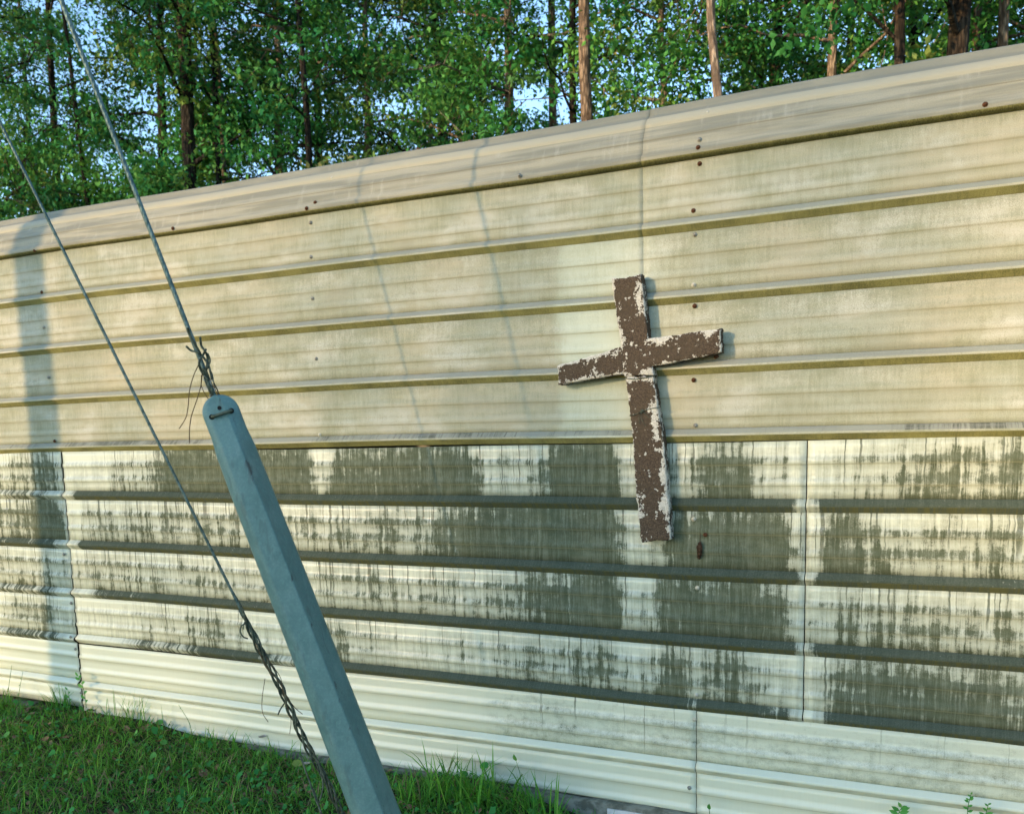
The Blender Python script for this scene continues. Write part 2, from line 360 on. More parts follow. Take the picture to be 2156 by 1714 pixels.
# dirt cover of each band of the lower wall, read along the wall: (picture column, cover)
COV = {0: [(0, 0.54), (55, 0.62), (65, 0.74), (120, 0.78), (134, 0.10), (220, 0.12), (240, 0.50), (320, 0.55), (360, 0.90), (640, 0.93), (662, 0.78), (672, 0.05), (684, 0.10), (696, 0.82), (990, 0.86), (1010, 0.55), (1080, 0.45), (1110, 0.62), (1150, 0.65), (1175, 0.95), (1300, 0.98), (1312, 0.32), (1385, 0.35), (1400, 0.60), (1470, 0.60), (1490, 0.82), (1580, 0.78), (1600, 0.52), (1680, 0.45), (1692, 0.00), (1725, 0.00), (1735, 0.45), (1850, 0.52), (1870, 0.67), (2156, 0.70)],
       1: [(0, 0.60), (60, 0.72), (90, 1.00), (134, 0.90), (144, 0.10), (165, 0.12), (180, 0.57), (420, 0.60), (640, 0.61), (700, 0.60), (880, 0.62), (960, 0.82), (1080, 0.95), (1296, 1.00), (1312, 0.28), (1350, 0.20), (1400, 0.55), (1420, 0.92), (1455, 0.92), (1472, 0.45), (1486, 0.92), (1670, 0.88), (1684, 0.10), (1692, 0.00), (1714, 0.00), (1722, 0.80), (1790, 0.91), (1830, 0.63), (2156, 0.63)],
       2: [(0, 0.52), (70, 0.52), (100, 0.68), (138, 0.50), (150, 0.10), (175, 0.53), (400, 0.55), (480, 0.49), (640, 0.45), (690, 0.62), (800, 0.60), (860, 0.50), (1000, 0.52), (1080, 0.60), (1160, 0.82), (1300, 0.90), (1316, 0.42), (1370, 0.42), (1392, 0.88), (1560, 0.88), (1672, 0.82), (1682, 0.10), (1692, 0.00), (1712, 0.10), (1724, 0.66), (1850, 0.63), (2156, 0.59)],
       3: [(0, 0.24), (25, 0.54), (70, 0.60), (90, 0.74), (112, 0.67), (125, 0.24), (240, 0.10), (300, 0.39), (400, 0.51), (430, 0.63), (490, 0.55), (520, 0.22), (640, 0.25), (690, 0.60), (790, 0.56), (830, 0.26), (960, 0.30), (1040, 0.46), (1120, 0.60), (1300, 0.66), (1320, 0.34), (1370, 0.34), (1385, 0.80), (1450, 0.82), (1462, 0.38), (1482, 0.55), (1500, 0.78), (1570, 0.75), (1600, 0.45), (1680, 0.30), (1694, 0.00), (1724, 0.18), (1745, 0.76), (1850, 0.79), (2156, 0.75)],
       4: [(0, 0), (1000, .0), (1050, .12), (1150, .26), (1300, .22), (1480, .20), (1500, .14), (1800, .14), (2156, .22)],
       5: [(0, 0), (2156, .02)]}
COVR = {0: [(0, .5), (134, .5), (150, .4), (165, .75), (420, .75), (450, .2), (640, .2), (700, .6), (1060, .6), (1120, .3), (1330, .5), (1420, .2), (1850, .3), (1950, .75), (2156, .8)],
        1: [(0, .45), (70, .62), (110, .50), (128, .15), (160, .10), (172, .95), (300, 1.0), (1300, 1), (1340, .75), (1400, 1), (1670, .95), (1688, .1), (1712, .1), (1730, .95), (2156, 1)],
        2: [(0, .7), (120, .72), (134, .1), (165, .1), (180, .95), (1330, 1), (1670, 1), (1684, .05), (1712, .05), (1722, .95), (2156, 1)],
        3: [(0, .55), (120, .60), (134, .1), (205, .1), (225, .75), (1200, .98), (1672, .98), (1682, .05), (1712, .05), (1722, .82), (2156, .9)],
        4: [(0, .35), (40, .62), (125, .62), (142, .05), (260, .05), (290, .52), (400, .52), (430, .78), (540, .78), (570, .50), (620, .5), (690, .9), (800, .82), (900, .95), (1440, .98), (1464, .45), (1475, .95), (1600, .75), (1660, .5), (1682, 0), (1712, 0), (1750, .7), (1780, 1), (2156, 1)],
        5: [(0, 0), (2156, 0)]}
def cov_fn(tab, z, sm=1.0):
    xs = np.array([on_plane(a, CY - 0 if False else 857)[0] for a, _ in tab])
    # columns are given where they cross this height of the wall
    xs = []
    for a, _ in tab:
        lo, hi = -400.0, 2400.0
        for _i in range(40):
            mid = (lo + hi) / 2
            if on_plane(a, mid)[2] > z: lo = mid
            else: hi = mid
        xs.append(on_plane(a, lo)[0])
    cs = [c for _, c in tab]; xs = np.array(xs)
    return lambda X: sum(np.interp(X + d * sm, xs, cs) * w for d, w in ((-.048, .10), (-.032, .13), (-.016, .17), (0, .20), (.016, .17), (.032, .13), (.048, .10)))

def wave(X, z, seed):
    """sheet metal is never flat: slow dents, in metres, (out of plane, up)"""
    n = .0022 * np.sin(1.7 * X + 3 * z + seed) + .0014 * np.sin(4.3 * X - 5 * z + 2 * seed) + .0008 * np.sin(9.7 * X + 11 * z)
    w = .0030 * np.sin(1.1 * X + seed + 2 * z) + .0016 * np.sin(3.7 * X + 1.7 * seed)
    return n, w
def rib_strips(zt, zb, k, bead=None):
    """profile of one band: from just below rib bottom zt down to rib bottom zb; two strips: the pan with two small
    beads and the big rib. each strip: list of (z, out) and a face tag between neighbours"""
    h = zt - zb; pe = h - .044; bd = .0044 if k >= 4 else .0030
    pan = [(0, 0, ''), (.020, 0, ''), (.040, 0, ''), (.0535, 0, ''), (.0578, bd, 'hi'), (.065, bd, ''), (.0722, bd, ''), (.0765, 0, 'ml'), (.095, 0, ''), (.110, 0, ''), (.1215, 0, ''), (.1258, bd, 'hi'), (.133, bd, ''), (.1402, bd, ''), (.1445, 0, 'ml'), (.160, 0, ''), (pe, 0, '')]
    rib = [(pe, 0, ''), (pe + .003, .002, 'top'), (h - .0290, RH - .0015, 'top'), (h - .0265, RH, 'top'), (h - .0200, RH, ''), (h - .0175, RH - .0015, 'und'), (h - .0015, .0008, 'und'), (h, 0, 'und')]
    return pan, rib, h
def sheet(name, x0, x1, strips, mat, proud, seed, lip=(0, 0), parent=shed):
    """strips: list of (list of (z,out,y_extra,tag), p0, lenp, k, isrib, cov_fn). builds one sheet of siding"""
    nxs = max(3, int((x1 - x0) / .025) + 1); X = np.linspace(x0, x1, nxs)
    V = []; FA = []; A = {q: [] for q in ('u', 'p', 'k', 'cov', 'lenp')}; T = {q: [] for q in ('und', 'ml', 'top', 'isrib')}
    base = 0
    edge = lip[0] * np.exp(-(X - x0) / .035) + lip[1] * np.exp(-(x1 - X) / .035)
    for rows, p, lenp, k, isrib, cv in strips:
        nr = len(rows)
        for (z, out, yy, tg), pp in zip(rows, p):
            dn, dw = wave(X, z, seed)
            V.append(np.stack([X - shed_origin[0], -(out + proud) + yy - dn - edge * (0.6 + .4 * math.sin(z * 23)), z + dw], -1))
            A['u'].append(X); A['p'].append(np.full(nxs, pp)); A['k'].append(np.full(nxs, k)); A['lenp'].append(np.full(nxs, lenp)); A['cov'].append(cv(X))
        ii = base + np.arange(nr * nxs).reshape(nr, nxs)
        FA.append(np.stack([ii[:-1, :-1], ii[1:, :-1], ii[1:, 1:], ii[:-1, 1:]], -1).reshape(-1, 4))
        tg = [r[3] for r in rows[1:]]
        for q in ('und', 'ml', 'top'): T[q].append(np.repeat([1.0 if t == q else 0.0 for t in tg], nxs - 1))
        T['isrib'].append(np.full((nr - 1) * (nxs - 1), 1.0 if isrib else 0.0))
        base += nr * nxs
    me = mesh(name, np.vstack(V), np.vstack(FA), mat, False, {q: np.concatenate(v) for q, v in T.items()}, {q: np.concatenate(v) for q, v in A.items()})
    o = link(name, me, parent)
    md = o.modifiers.new('thickness', 'SOLIDIFY'); md.thickness = .0007; md.offset = -1
    return o
def wall_strips(r0, r1, zend=None, covtab=None, covr=None):
    out = []
    for i in range(r0, r1):
        pan, rib, h = rib_strips(RIBS[i], RIBS[i + 1], i)
        kb = i - 4
        c1 = cov_fn(COV[kb], RIBS[i] - .1) if (covtab and kb in COV) else (lambda X: 0 * X)
        c2 = cov_fn(COVR[kb + 1], RIBS[i + 1], .35) if (covr and kb + 1 in COVR) else (lambda X: 0 * X)
        out.append(([(RIBS[i] - q, o, 0, t) for q, o, t in pan], [q for q, _, _ in pan], h - .044, i, False, c1))
        out.append(([(RIBS[i] - q, o, 0, t) for q, o, t in rib], [q for q, _, _ in rib], h, i, True, c2))
    if zend is not None:
        h = RIBS[r1] - zend
        pan = [(q, o, t) for q, o, t in rib_strips(RIBS[r1], RIBS[r1] - .2286, r1)[0] if q < h - .005] + [(h, 0, '')]
        kb = r1 - 4
        c1 = cov_fn(COV[kb], RIBS[r1] - .05) if (covtab and kb in COV) else (lambda X: 0 * X)
        out.append(([(RIBS[r1] - q, o, 0, t) for q, o, t in pan], [q for q, _, _ in pan], .18, r1, False, c1))
    return out
XL, XR = -7.6, 1.6
# older upper sheets (three feet of cover), mid seam
st = wall_strips(0, 4, None, False, True)
sheet('wall_sheet', XL, -.8630, st, M_old, .0036, 1.0, (0, .0))
sheet('wall_sheet', -.8655, XR, st, M_old, .0039, 1.0, (0, 0))
# newer lower sheets
st = wall_strips(4, 8, None, True, True)
sheet('wall_sheet', XL, -3.6975, st, M_new, .0016, 3.0, (0, .0025))
sheet('wall_sheet', -3.6885, -.3368, st, M_new, .0030, 4.1, (-.0008, .0004))
sheet('wall_sheet', -.3338, XR, st, M_new, .0012, 4.1, (0, 0))
sheet('wall_sheet', XL, -3.697, wall_strips(8, 9, .008, True, True), M_new, -.0004, 6.0, (0, .0025))
sheet('wall_sheet', -3.689, -.6880, wall_strips(8, 9, -.045, True, True), M_new, .0012, 7.7, (-.0005, 0))
sheet('wall_sheet', -.6862, XR, wall_strips(8, 9, -.052, True, True), M_new, -.0004, 7.7, (0, 0))
# rounded eave and roof sheets
def roof_rows():
    rr = .198; z0 = 2.168; rows = []; p = []
    a_end = R(76)
    # skirt rib that laps over the wall, then the arc with two beads and the next rib, then the roof slope
    def arc(s, out):
        a = s / rr
        if a <= a_end:
            y = rr * (1 - math.cos(a)) - out * math.cos(a); z = z0 + rr * math.sin(a) + out * math.sin(a)
        else:
            e = s - rr * a_end
            y = rr * (1 - math.cos(a_end)) + e * math.sin(a_end) - out * math.cos(a_end); z = z0 + rr * math.sin(a_end) + e * math.cos(a_end) + out * math.sin(a_end)
        return y, z
    prof = [(-.016, .0005, ''), (-.007, .016, 'und'), (-.004, RH, 'und'), (.006, RH, ''), (.009, RH - .001, ''), (.026, 0, 'grey')]
    s = .036
    while s < .060: prof.append((s, 0, '')); s += .010
    prof += [(.064, 0, ''), (.067, .0022, 'ml'), (.074, .0022, ''), (.079, 0, ''), (.092, 0, ''), (.106, 0, ''), (.120, 0, ''), (.124, .005, 'top'), (.134, .006, 'top'), (.146, .006, 'top'), (.158, .006, 'top'), (.162, .005, 'top'), (.167, 0, 'crest')]
    prof += [(.178, 0, 'crest'), (.190, 0, 'crest'), (.202, 0, 'crest'), (.214, .012, 'crest'), (.220, .016, 'crest'), (.232, .016, 'crest'), (.240, .012, 'crest'), (.252, 0, 'crest')]
    s = .262
    while s < .34: prof.append((s, 0, 'crest')); s += .012
    for e in (.42, .46, .475, .485, .50, .8, 1.4, 2.2, 3.0): prof.append((e, .0 if e not in (.475, .485) else RH, ''))
    out = []
    for s_, o_, t_ in prof:
        y, z = arc(max(s_, 0), o_)
        if s_ < 0: y, z = -o_, z0 + s_
        out.append((z, 0, y, t_)); p.append(s_)
    return out, p
rows, pp = roof_rows()
rows2 = [(z, 0, y, 'und' if t == 'und' else 'ml' if t == 'ml' else 'top' if t == 'top' else '') for z, _, y, t in rows]
crest = [1.0 if t == 'crest' else 0.0 for _, _, _, t in rows]
def roof_sheet(x0, x1, proud, seed, lip):
    strips = []
    strips.append((rows2, pp, 1.0, 1, False, lambda X: 0 * X))
    o = sheet('roof_sheet', x0, x1, strips, M_roof, proud, seed, lip)
    nxs = max(3, int((x1 - x0) / .025) + 1)
    o.data.attributes['cov'].data.foreach_set('value', np.repeat(crest, nxs).astype(np.float32))
    return o
roof_sheet(XL, -.8610, .0050, 1.5, (0, 0))
roof_sheet(-.8650, XR, .0064, 1.5, (.0006, 0))
# rest of the building, out of sight: far roof slope, end walls, back wall
yb, zr = rows[-1][2], rows[-1][0]
mb = MB().add([(XL, yb, zr), (XR, yb, zr), (XR, 2 * yb, 2.2), (XL, 2 * yb, 2.2)], [(0, 1, 2, 3)])
mb.v[0][:, 0] += 2; o = mb.build('roof_slope', M_roof, shed)
mb = MB()
for xx in (XL, XR):
    mb.add([(xx + 2, .02, -.02), (xx + 2, 2 * yb, -.02), (xx + 2, 2 * yb, 2.2), (xx + 2, yb, zr - .01), (xx + 2, .05, 2.25)], [(0, 1, 2, 3, 4)])
mb.add([(XL + 2, 2 * yb, -.02), (XR + 2, 2 * yb, -.02), (XR + 2, 2 * yb, 2.2), (XL + 2, 2 * yb, 2.2)], [(0, 1, 2, 3)])
mb.build('end_wall', M_inner, shed)
# screws: two posts' worth of rows and the loose ones
def screw_mesh(mat):
    m = MB()
    th = np.arange(10) * 2 * math.pi / 10; h6 = np.arange(6) * math.pi / 3
    def disc(r, y, a): return np.stack([r * np.cos(a), np.full(len(a), y), r * np.sin(a)], -1)
    m.add(np.vstack([disc(.0078, 0, th), disc(.0072, -.0022, th)]), [(i, (i + 1) % 10, 10 + (i + 1) % 10, 10 + i) for i in range(10)] + [tuple(range(10, 20))])
    m.add(np.vstack([disc(.0046, -.0020, h6), disc(.0044, -.0060, h6)]), [(i, (i + 1) % 6, 6 + (i + 1) % 6, 6 + i) for i in range(6)] + [tuple(range(6, 12))])
    return mesh('screw', np.vstack(m.v), m.f, mat)
SM = {'r': screw_mesh(M_rust), 'z': screw_mesh(M_zinc), 'p': screw_mesh(M_slot)}
def rib_out(z):
    for i in range(len(RIBS)):
        q = z - RIBS[i]
        if 0 <= q <= .044 and i > 0 or (i == 0 and 0 <= q <= .03):
            if q < .011: return RH * q / .011
            if q < .0275: return RH
            return RH * max(0, (.044 - q) / .0165)
    return 0.0
SCREWS = [(-3.728, 2.168, 'r'), (-3.691, 2.190, 'r'), (-2.888, 2.173, 'r'), (-2.201, 2.172, 'r'), (-2.173, 2.194, 'r'), (-2.200, 2.122, 'z'), (-2.206, 1.993, 'z'),
          (-1.298, 2.174, 'z'), (-.678, 2.205, 'z'), (-.678, 2.176, 'r'), (-.678, 2.132, 'r'), (-.698, 1.990, 'r'), (-.693, 1.915, 'z'), (.128, 2.174, 'r'),
          (-3.731, 1.985, 'r'), (-3.736, 1.826, 'z'), (-3.733, 1.597, 'z'), (-3.731, 1.301, 'r'), (-2.209, 1.835, 'z'), (-2.205, 1.601, 'z'), (-2.208, 1.301, 'p'),
          (-.697, 1.757, 'p'), (-.694, 1.690, 'r'), (-.697, 1.452, 'r'), (-.691, 1.303, 'z'), (-.697, .991, 'p'), (-.657, .940, 'r'), (-3.733, .762, 'z'), (-3.712, .526, 'z'),
          (-3.718, .362, 'z'), (-3.709, .300, 'z'), (-3.696, .085, 'z'), (-.684, .758, 'p'), (-.687, .385, 'p'), (-.693, .298, 'p'), (-.711, .049, 'z')]
for x, z, kd in SCREWS:
    o = link('screw', SM[kd], shed)
    o.location = (x + 2, -(rib_out(z) + .0052 + (.002 if z > 2.15 else 0)), z); o.rotation_euler = (R(-8) if z > 2.16 else 0, rng.uniform(0, 1), 0)
    if kd == 'r': o['label'] = 'rusty brown hex screw'
for px, py in ((133, 473), (701, 377), (1491, 240)):
    q = on_plane(px, py, .04)
    o = link('screw', SM['p'], shed); o.location = (q[0] + 2, q[1] - .005, q[2]); o.rotation_euler = (R(-35), 0, 0)
# slab under the wall
mb = MB(); xs = np.linspace(XL, XR, 150); yy = -.030 - .010 * rng.random(150); zz = -.052 + .012 * rng.random(150) + np.where(xs < -3.69, .035, 0) 
v = np.concatenate([np.stack([xs + 2, yy - .012, np.full(150, -.3)], -1), np.stack([xs + 2, yy, zz - .004], -1), np.stack([xs + 2, yy + .02, zz], -1), np.stack([xs + 2, np.full(150, .3), zz], -1)])
ff = [(r * 150 + i, r * 150 + i + 1, (r + 1) * 150 + i + 1, (r + 1) * 150 + i) for r in range(3) for i in range(149)]
mb.add(v, ff).build('concrete_slab', M_conc, shed)
q = on_plane(1281, 1676, -.03)
mb = MB(); mb.box((q[0] + 2, -.046, -.115), (q[0] + 2 + 1.1, -.034, -.058)); mb.build('trim_board', M_trim, shed)

# ------------------------------------------------------------------ cross
cross = empty('wooden_cross', (-.86, -.045, 1.35))
tag(cross, 'weathered brown cross with flaking paint over white, tilted and wired to the shed wall', 'cross')
def cross_material():
    n = NT('flaking_brown_paint'); o = n.obj()
    ed, ch = n.attr('edge'), n.attr('chip')
    a = n.noise(o, 26, 5, .62, .2); b = n.noise(o, 95, 3, .6); c_ = n.noise(o, 210, 3, .6); d = n.noise(o, 6, 2)
    e = n.noise(n.scale(o, (1, 1, .45)), 55, 3, .6, .3)
    val = n.add(n.mul(n.math('SUBTRACT', a, .5), 1.5), n.mul(n.math('SUBTRACT', b, .5), .9), n.mul(n.math('SUBTRACT', e, .5), .9), n.mul(ed, .42), n.mul(ch, .56), n.mul(n.math('SUBTRACT', d, .5), .5))
    mask = n.step(n.add(val, .035, n.mul(n.math('SUBTRACT', c_, .5), .55)),   .305, .365)
    fl = n.noise(n.scale(o, (1, 1, .8)), 78, 2.0, .5, .25); fl2 = n.noise(o, 31, 2)
    mask = n.math('MAXIMUM', mask, n.mul(n.step(n.add(fl, n.mul(fl2, .35)), .865, .90), n.step(fl2, .42, .52)))
    brown = n.mix(n.step(c_, .35, .7), (.042, .031, .020), (.108, .078, .050))
    brown = n.mix(n.step(d, .35, .7), brown, n.mix(n.step(b, .4, .7), (.060, .046, .028), (.088, .064, .041)))
    white = n.mix(n.step(c_, .35, .65), (.36, .345, .275), (.56, .54, .455))
    white = n.mix(n.step(b, .55, .75, 0, .5), white, (.30, .29, .23))
    n.bump(n.add(n.mul(c_, .55), n.mul(b, .5), n.mul(mask, -.5)), .75, .004)
    return n.fin(n.mix(mask, brown, white), .88, .2)
M_cross = cross_material()
def board(name, poly_l, poly_r, chip_fn, y_front=-.065, depth=.042, rag=.0035, seed=0):
    """a board between two long edges given as polylines (x,z) in the wall plane; jagged edges, rough front"""
    r = np.random.default_rng(seed); c0 = np.array([-.86, -.045, 1.35])
    L = np.asarray(poly_l, float); Rr = np.asarray(poly_r, float)
    ln = max(np.linalg.norm(np.diff(L, axis=0), axis=1).sum(), np.linalg.norm(np.diff(Rr, axis=0), axis=1).sum())
    n = int(ln / .0045); m = 24
    def res(P):
        d = np.concatenate([[0], np.cumsum(np.linalg.norm(np.diff(P, axis=0), axis=1))]); s = np.linspace(0, d[-1], n)
        return np.stack([np.interp(s, d, P[:, 0]), np.interp(s, d, P[:, 1])], -1)
    L, Rr = res(L), res(Rr)
    def jag(k): 
        x = r.normal(0, 1, n + 20); x = np.convolve(x, np.ones(5) / 5, 'same')[10:10 + n]; y = np.convolve(r.normal(0, 1, n + 60), np.ones(21) / 21, 'same')[30:30 + n]
        return (x * .7 + y * 1.5) * k
    t = (Rr - L); t /= np.linalg.norm(t, axis=1)[:, None]
    L = L + t * jag(rag)[:, None]; Rr = Rr + t * jag(rag)[:, None]
    w = np.linspace(0, 1, m)
    G = L[:, None, :] * (1 - w)[None, :, None] + Rr[:, None, :] * w[None, :, None]       # n,m,2
    al = np.gradient(G, axis=0); al /= np.linalg.norm(al, axis=2)[:, :, None] + 1e-9
    ends = np.zeros((n, m)); ends[0] = -jag(rag)[:m] if n >= m else 0; ends[-1] = jag(rag)[:m] if n >= m else 0
    G = G + al * ends[:, :, None] * 1.3
    edge_d = np.minimum(np.minimum(w, 1 - w)[None, :] * np.linalg.norm(Rr - L, axis=1)[:, None], np.minimum(np.arange(n), n - 1 - np.arange(n))[:, None] * .0045)
    rnd = .0034 * np.exp(-edge_d / .004) + r.normal(0, .0010, (n, m))
    yf = y_front + rnd
    fr = np.stack([G[:, :, 0], yf, G[:, :, 1]], -1).reshape(-1, 3)
    bdry = [(0, j) for j in range(m)] + [(i, m - 1) for i in range(1, n)] + [(n - 1, j) for j in range(m - 2, -1, -1)] + [(i, 0) for i in range(n - 2, 0, -1)]
    bi = np.array([i * m + j for i, j in bdry]); nb = len(bi)
    ii = np.arange(n * m).reshape(n, m)
    f = [tuple(q) for q in np.stack([ii[:-1, :-1], ii[1:, :-1], ii[1:, 1:], ii[:-1, 1:]], -1).reshape(-1, 4)]
    V = [fr]; prev = bi; off = n * m; cen = fr.mean(0)
    for lv in range(1, 5):
        q = fr[bi].copy(); q[:, 1] = y_front + .004 + (depth - .004) * lv / 4; q[:, [0, 2]] += r.normal(0, .0007, (nb, 2)) 
        cur = off + np.arange(nb); V.append(q); off += nb
        f += [(int(prev[a]), int(prev[(a + 1) % nb]), int(cur[(a + 1) % nb]), int(cur[a])) for a in range(nb)]; prev = cur
    f.append(tuple(int(x) for x in prev))
    V = np.vstack(V)
    ed = np.exp(-edge_d / .0065).ravel(); ed = np.concatenate([ed, np.full(4 * nb, .25)])
    ch = chip_fn(V[:, 0], V[:, 2])
    me = mesh(name, V - c0, f, M_cross, False, None, {'edge': ed, 'chip': ch})
    return link(name, me, cross)
def blobs(*bl):
    def fn(x, z):
        o = np.zeros(len(x)) - .15
        for cx, cz, rx, rz, a in bl: o += a * np.exp(-((x - cx) / rx) ** 2 - ((z - cz) / rz) ** 2)
        return np.clip(o, -.35, 1)
    return fn
# upper post, arms, lower post
board('upper_post', [(-.9567, 1.793), (-.9307, 1.598), (-.9280, 1.564), (-.9195, 1.480), (-.9110, 1.468)], [(-.8560, 1.797), (-.8337, 1.592), (-.8197, 1.497), (-.8165, 1.470)],
      blobs((-.955, 1.79, .012, .03, .5), (-.868, 1.735, .014, .05, .7), (-.862, 1.690, .012, .05, .7), (-.925, 1.58, .012, .035, .8), (-.890, 1.575, .02, .02, .35), (-.835, 1.48, .03, .018, .8), (-.905, 1.475, .02, .015, .4), (-.93, 1.65, .008, .06, .4)), -.0650, .044, .0032, 1)
board('lower_post', [(-.9115, 1.466), (-.8944, 1.3195), (-.8699, 1.0018), (-.8600, .915)], [(-.8165, 1.468), (-.8023, 1.365), (-.7830, 1.2547), (-.7577, .930), (-.7577, .925)],
      blobs((-.85, 1.457, .05, .008, .9), (-.90, 1.43, .02, .03, .3), (-.815, 1.395, .015, .025, .6), (-.815, 1.33, .022, .045, .75), (-.805, 1.27, .014, .03, .6), (-.845, 1.245, .02, .016, .55), (-.80, 1.225, .018, .016, .5), (-.79, 1.16, .014, .05, .7), (-.778, 1.08, .016, .07, .9), (-.852, 1.055, .012, .035, .8), (-.800, 1.035, .028, .030, .7), (-.775, .955, .025, .025, .6), (-.860, 1.005, .014, .012, .8), (-.775, 1.00, .012, .03, .7)), -.0650, .043, .0034, 2)
board('arm', [(-1.1565, 1.5196), (-1.04, 1.5435), (-.9200, 1.5690)], [(-1.1484, 1.4525), (-1.03, 1.466), (-.9125, 1.4808)],
      blobs((-1.10, 1.525, .07, .008, .6), (-.99, 1.545, .05, .018, .85), (-1.06, 1.505, .02, .02, .35), (-1.00, 1.485, .02, .015, .55), (-1.07, 1.468, .05, .012, .7), (-.95, 1.495, .015, .02, .2)), -.0646, .042, .0034, 3)
board('arm', [(-.852, 1.5898), (-.72, 1.598), (-.5985, 1.6065)], [(-.840, 1.4960), (-.70, 1.515), (-.5950, 1.5344)],
      blobs((-.80, 1.585, .06, .010, .85), (-.785, 1.572, .022, .022, .6), (-.635, 1.595, .035, .018, .9), (-.735, 1.560, .010, .03, .45), (-.60, 1.56, .01, .04, .35), (-.75, 1.51, .09, .006, .4)), -.0654, .042, .0030, 4)
def cwire(pts, r=.0011, y=-.0672, name='binding_wire', mat=None):
    c0 = np.array([-.86, -.045, 1.35]); P = spline([np.array([x, y if len(q) == 0 else q[0], z]) - c0 for x, z, *q in pts], 24)
    return MB().tube(P, r, 5).build(name, mat or M_wire_old, cross, True)
cwire([(-.9160, 1.4655, -.05), (-.9110, 1.4650), (-.88, 1.4605), (-.850, 1.4625), (-.8134, 1.4690), (-.8080, 1.470, -.05)], .0016)
cwire([(-.9020, 1.3415, -.05), (-.8970, 1.3413), (-.878, 1.3440), (-.858, 1.3526), (-.830, 1.3610), (-.8023, 1.3650), (-.797, 1.366, -.05)], .0014)
cwire([(-.862, 1.350), (-.8545, 1.360, -.0695), (-.850, 1.352, -.070), (-.858, 1.349, -.0695), (-.851, 1.357, -.0705)], .0013)
cwire([(-.853, 1.354), (-.838, 1.342, -.074), (-.8287, 1.332, -.073)], .0009)
cwire([(-.856, 1.352), (-.856, 1.33, -.073), (-.8406, 1.304, -.072)], .0009)
cwire([(-.858, 1.353), (-.865, 1.335, -.071), (-.8612, 1.3101, -.070)], .0008)
MB().tube(np.array([[-.62, 0, 1.525], [-.62, -.03, 1.520]]) - np.array([-.86, -.045, 1.35]), .006, 6).build('nail', M_rust, cross)

# cocoon
q = on_plane(1474, 1158, -.006)
prof = [(.0305, .0012), (.027, .003), (.020, .0065), (.012, .0085), (.002, .0095), (-.010, .008), (-.020, .0055), (-.027, .004), (-.031, .0015)]
P = np.array([(0.0012 * math.sin(40 * z), -.008 * (1 - abs(z) * 12), z) for z, _ in prof])
mb = MB().tube(P, [r for _, r in prof], 8)
for i in range(26):
    zc = rng.uniform(-.026, .024); a = rng.uniform(math.pi, 2 * math.pi); r_ = np.interp(-zc, [-z for z, _ in prof], [r for _, r in prof])
    c = np.array([r_ * math.cos(a), -.006 + r_ * math.sin(a), zc]); mb.tube([c + (0, 0, .005), c + (rng.normal(0, .002), -.002, -.006)], [.0012, .0006], 4)
o = mb.build('bagworm_cocoon', M_cocoon, None, True, q); tag(o, 'small brown insect cocoon hanging on the dark stained wall right of the cross foot', 'cocoon')
MB().tube([(0, -.002, .03), (.001, -.001, .045), (.0, 0, .058)], .0009, 5).build('thread', M_cocoon, o)

# ------------------------------------------------------------------ guy wires, guard, pole
ANCH = at_z(861, 1890, -.06); ANCH2 = at_z(757, 1790, -.06)
PX, PY = -3.80 - 2.6 * math.tan(SUN_AZ), -2.6
def pole_height(p, q_):
    n = np.cross(ray(*p), ray(*q_)); return CAM[2] - (n[0] * (PX - CAM[0]) + n[1] * (PY - CAM[1])) / n[2]
H1 = pole_height((130, 0), (793, 1714)); H2 = pole_height((0, 250), (722, 1714))
T1 = np.array([PX, PY, H1]); T2 = np.array([PX, PY, H2])
pole = empty('utility_pole', (PX, PY, -.1)); tag(pole, 'round wooden utility pole carrying the two guy wires, left of the picture', 'utility pole')
zz = np.linspace(0, H1 + 1.2, 24)
MB().tube([(0, 0, z) for z in zz], np.linspace(.094, .080, 24), 16).build('pole_shaft', M_pole, pole, True)
for hh in (H1, H2):
    MB().tube([(0, 0, hh + .05), (0, 0, hh + .15)], .097, 16).build('clamp_band', M_wire, pole)
def strand_rope(A, B, rad, step0=.012, twist=.11, nlobe=6):
    """a wire rope as a lobed section that twists"""
    L = np.linalg.norm(B - A); s = np.concatenate([np.arange(0, 4.2, step0), np.arange(4.2, L, .05), [L]])
    d = (B - A) / L; ref = np.array([0, 1.0, 0]); a = np.cross(d, ref); a /= np.linalg.norm(a); b = np.cross(d, a)
    nv = nlobe * 3; th = np.arange(nv) * 2 * math.pi / nv
    rr = rad * (1 - .20 * (np.arange(nv) % 3 == 0))
    ph = s / twist * 2 * math.pi / 1.0
    ang = th[None, :] + ph[:, None]
    sag = -.012 * np.sin(np.pi * s / L)
    v = (A + d * s[:, None])[:, None, :] + np.array([0, 0, 1.0]) * sag[:, None, None] + rr[None, :, None] * (a * np.cos(ang)[:, :, None] + b * np.sin(ang)[:, :, None])
    n = len(s); ii = np.arange(n * nv).reshape(n, nv); jj = np.roll(ii, -1, axis=1)
    f = np.stack([ii[:-1], jj[:-1], jj[1:], ii[1:]], -1).reshape(-1, 4)
    return v.reshape(-1, 3), f
def on_wire(A, B, px, py):
    """point of the line A-B that appears nearest to the picture point"""
    d = (B - A) / np.linalg.norm(B - A); best = None
    for s in np.linspace(0, 4.5, 2200):
        p = A + d * s; c = RW.T @ (p - CAM)
        e = (c[0] / c[2] * F + CX - px) ** 2 + (c[1] / c[2] * F + CY - py) ** 2
        if best is None or e < best[0]: best = (e, s)
    return best[1], A + d * best[1], d
g1 = empty('guy_wire', ANCH); tag(g1, 'thick twisted steel guy wire running down into the grey folded guard', 'guy wire')
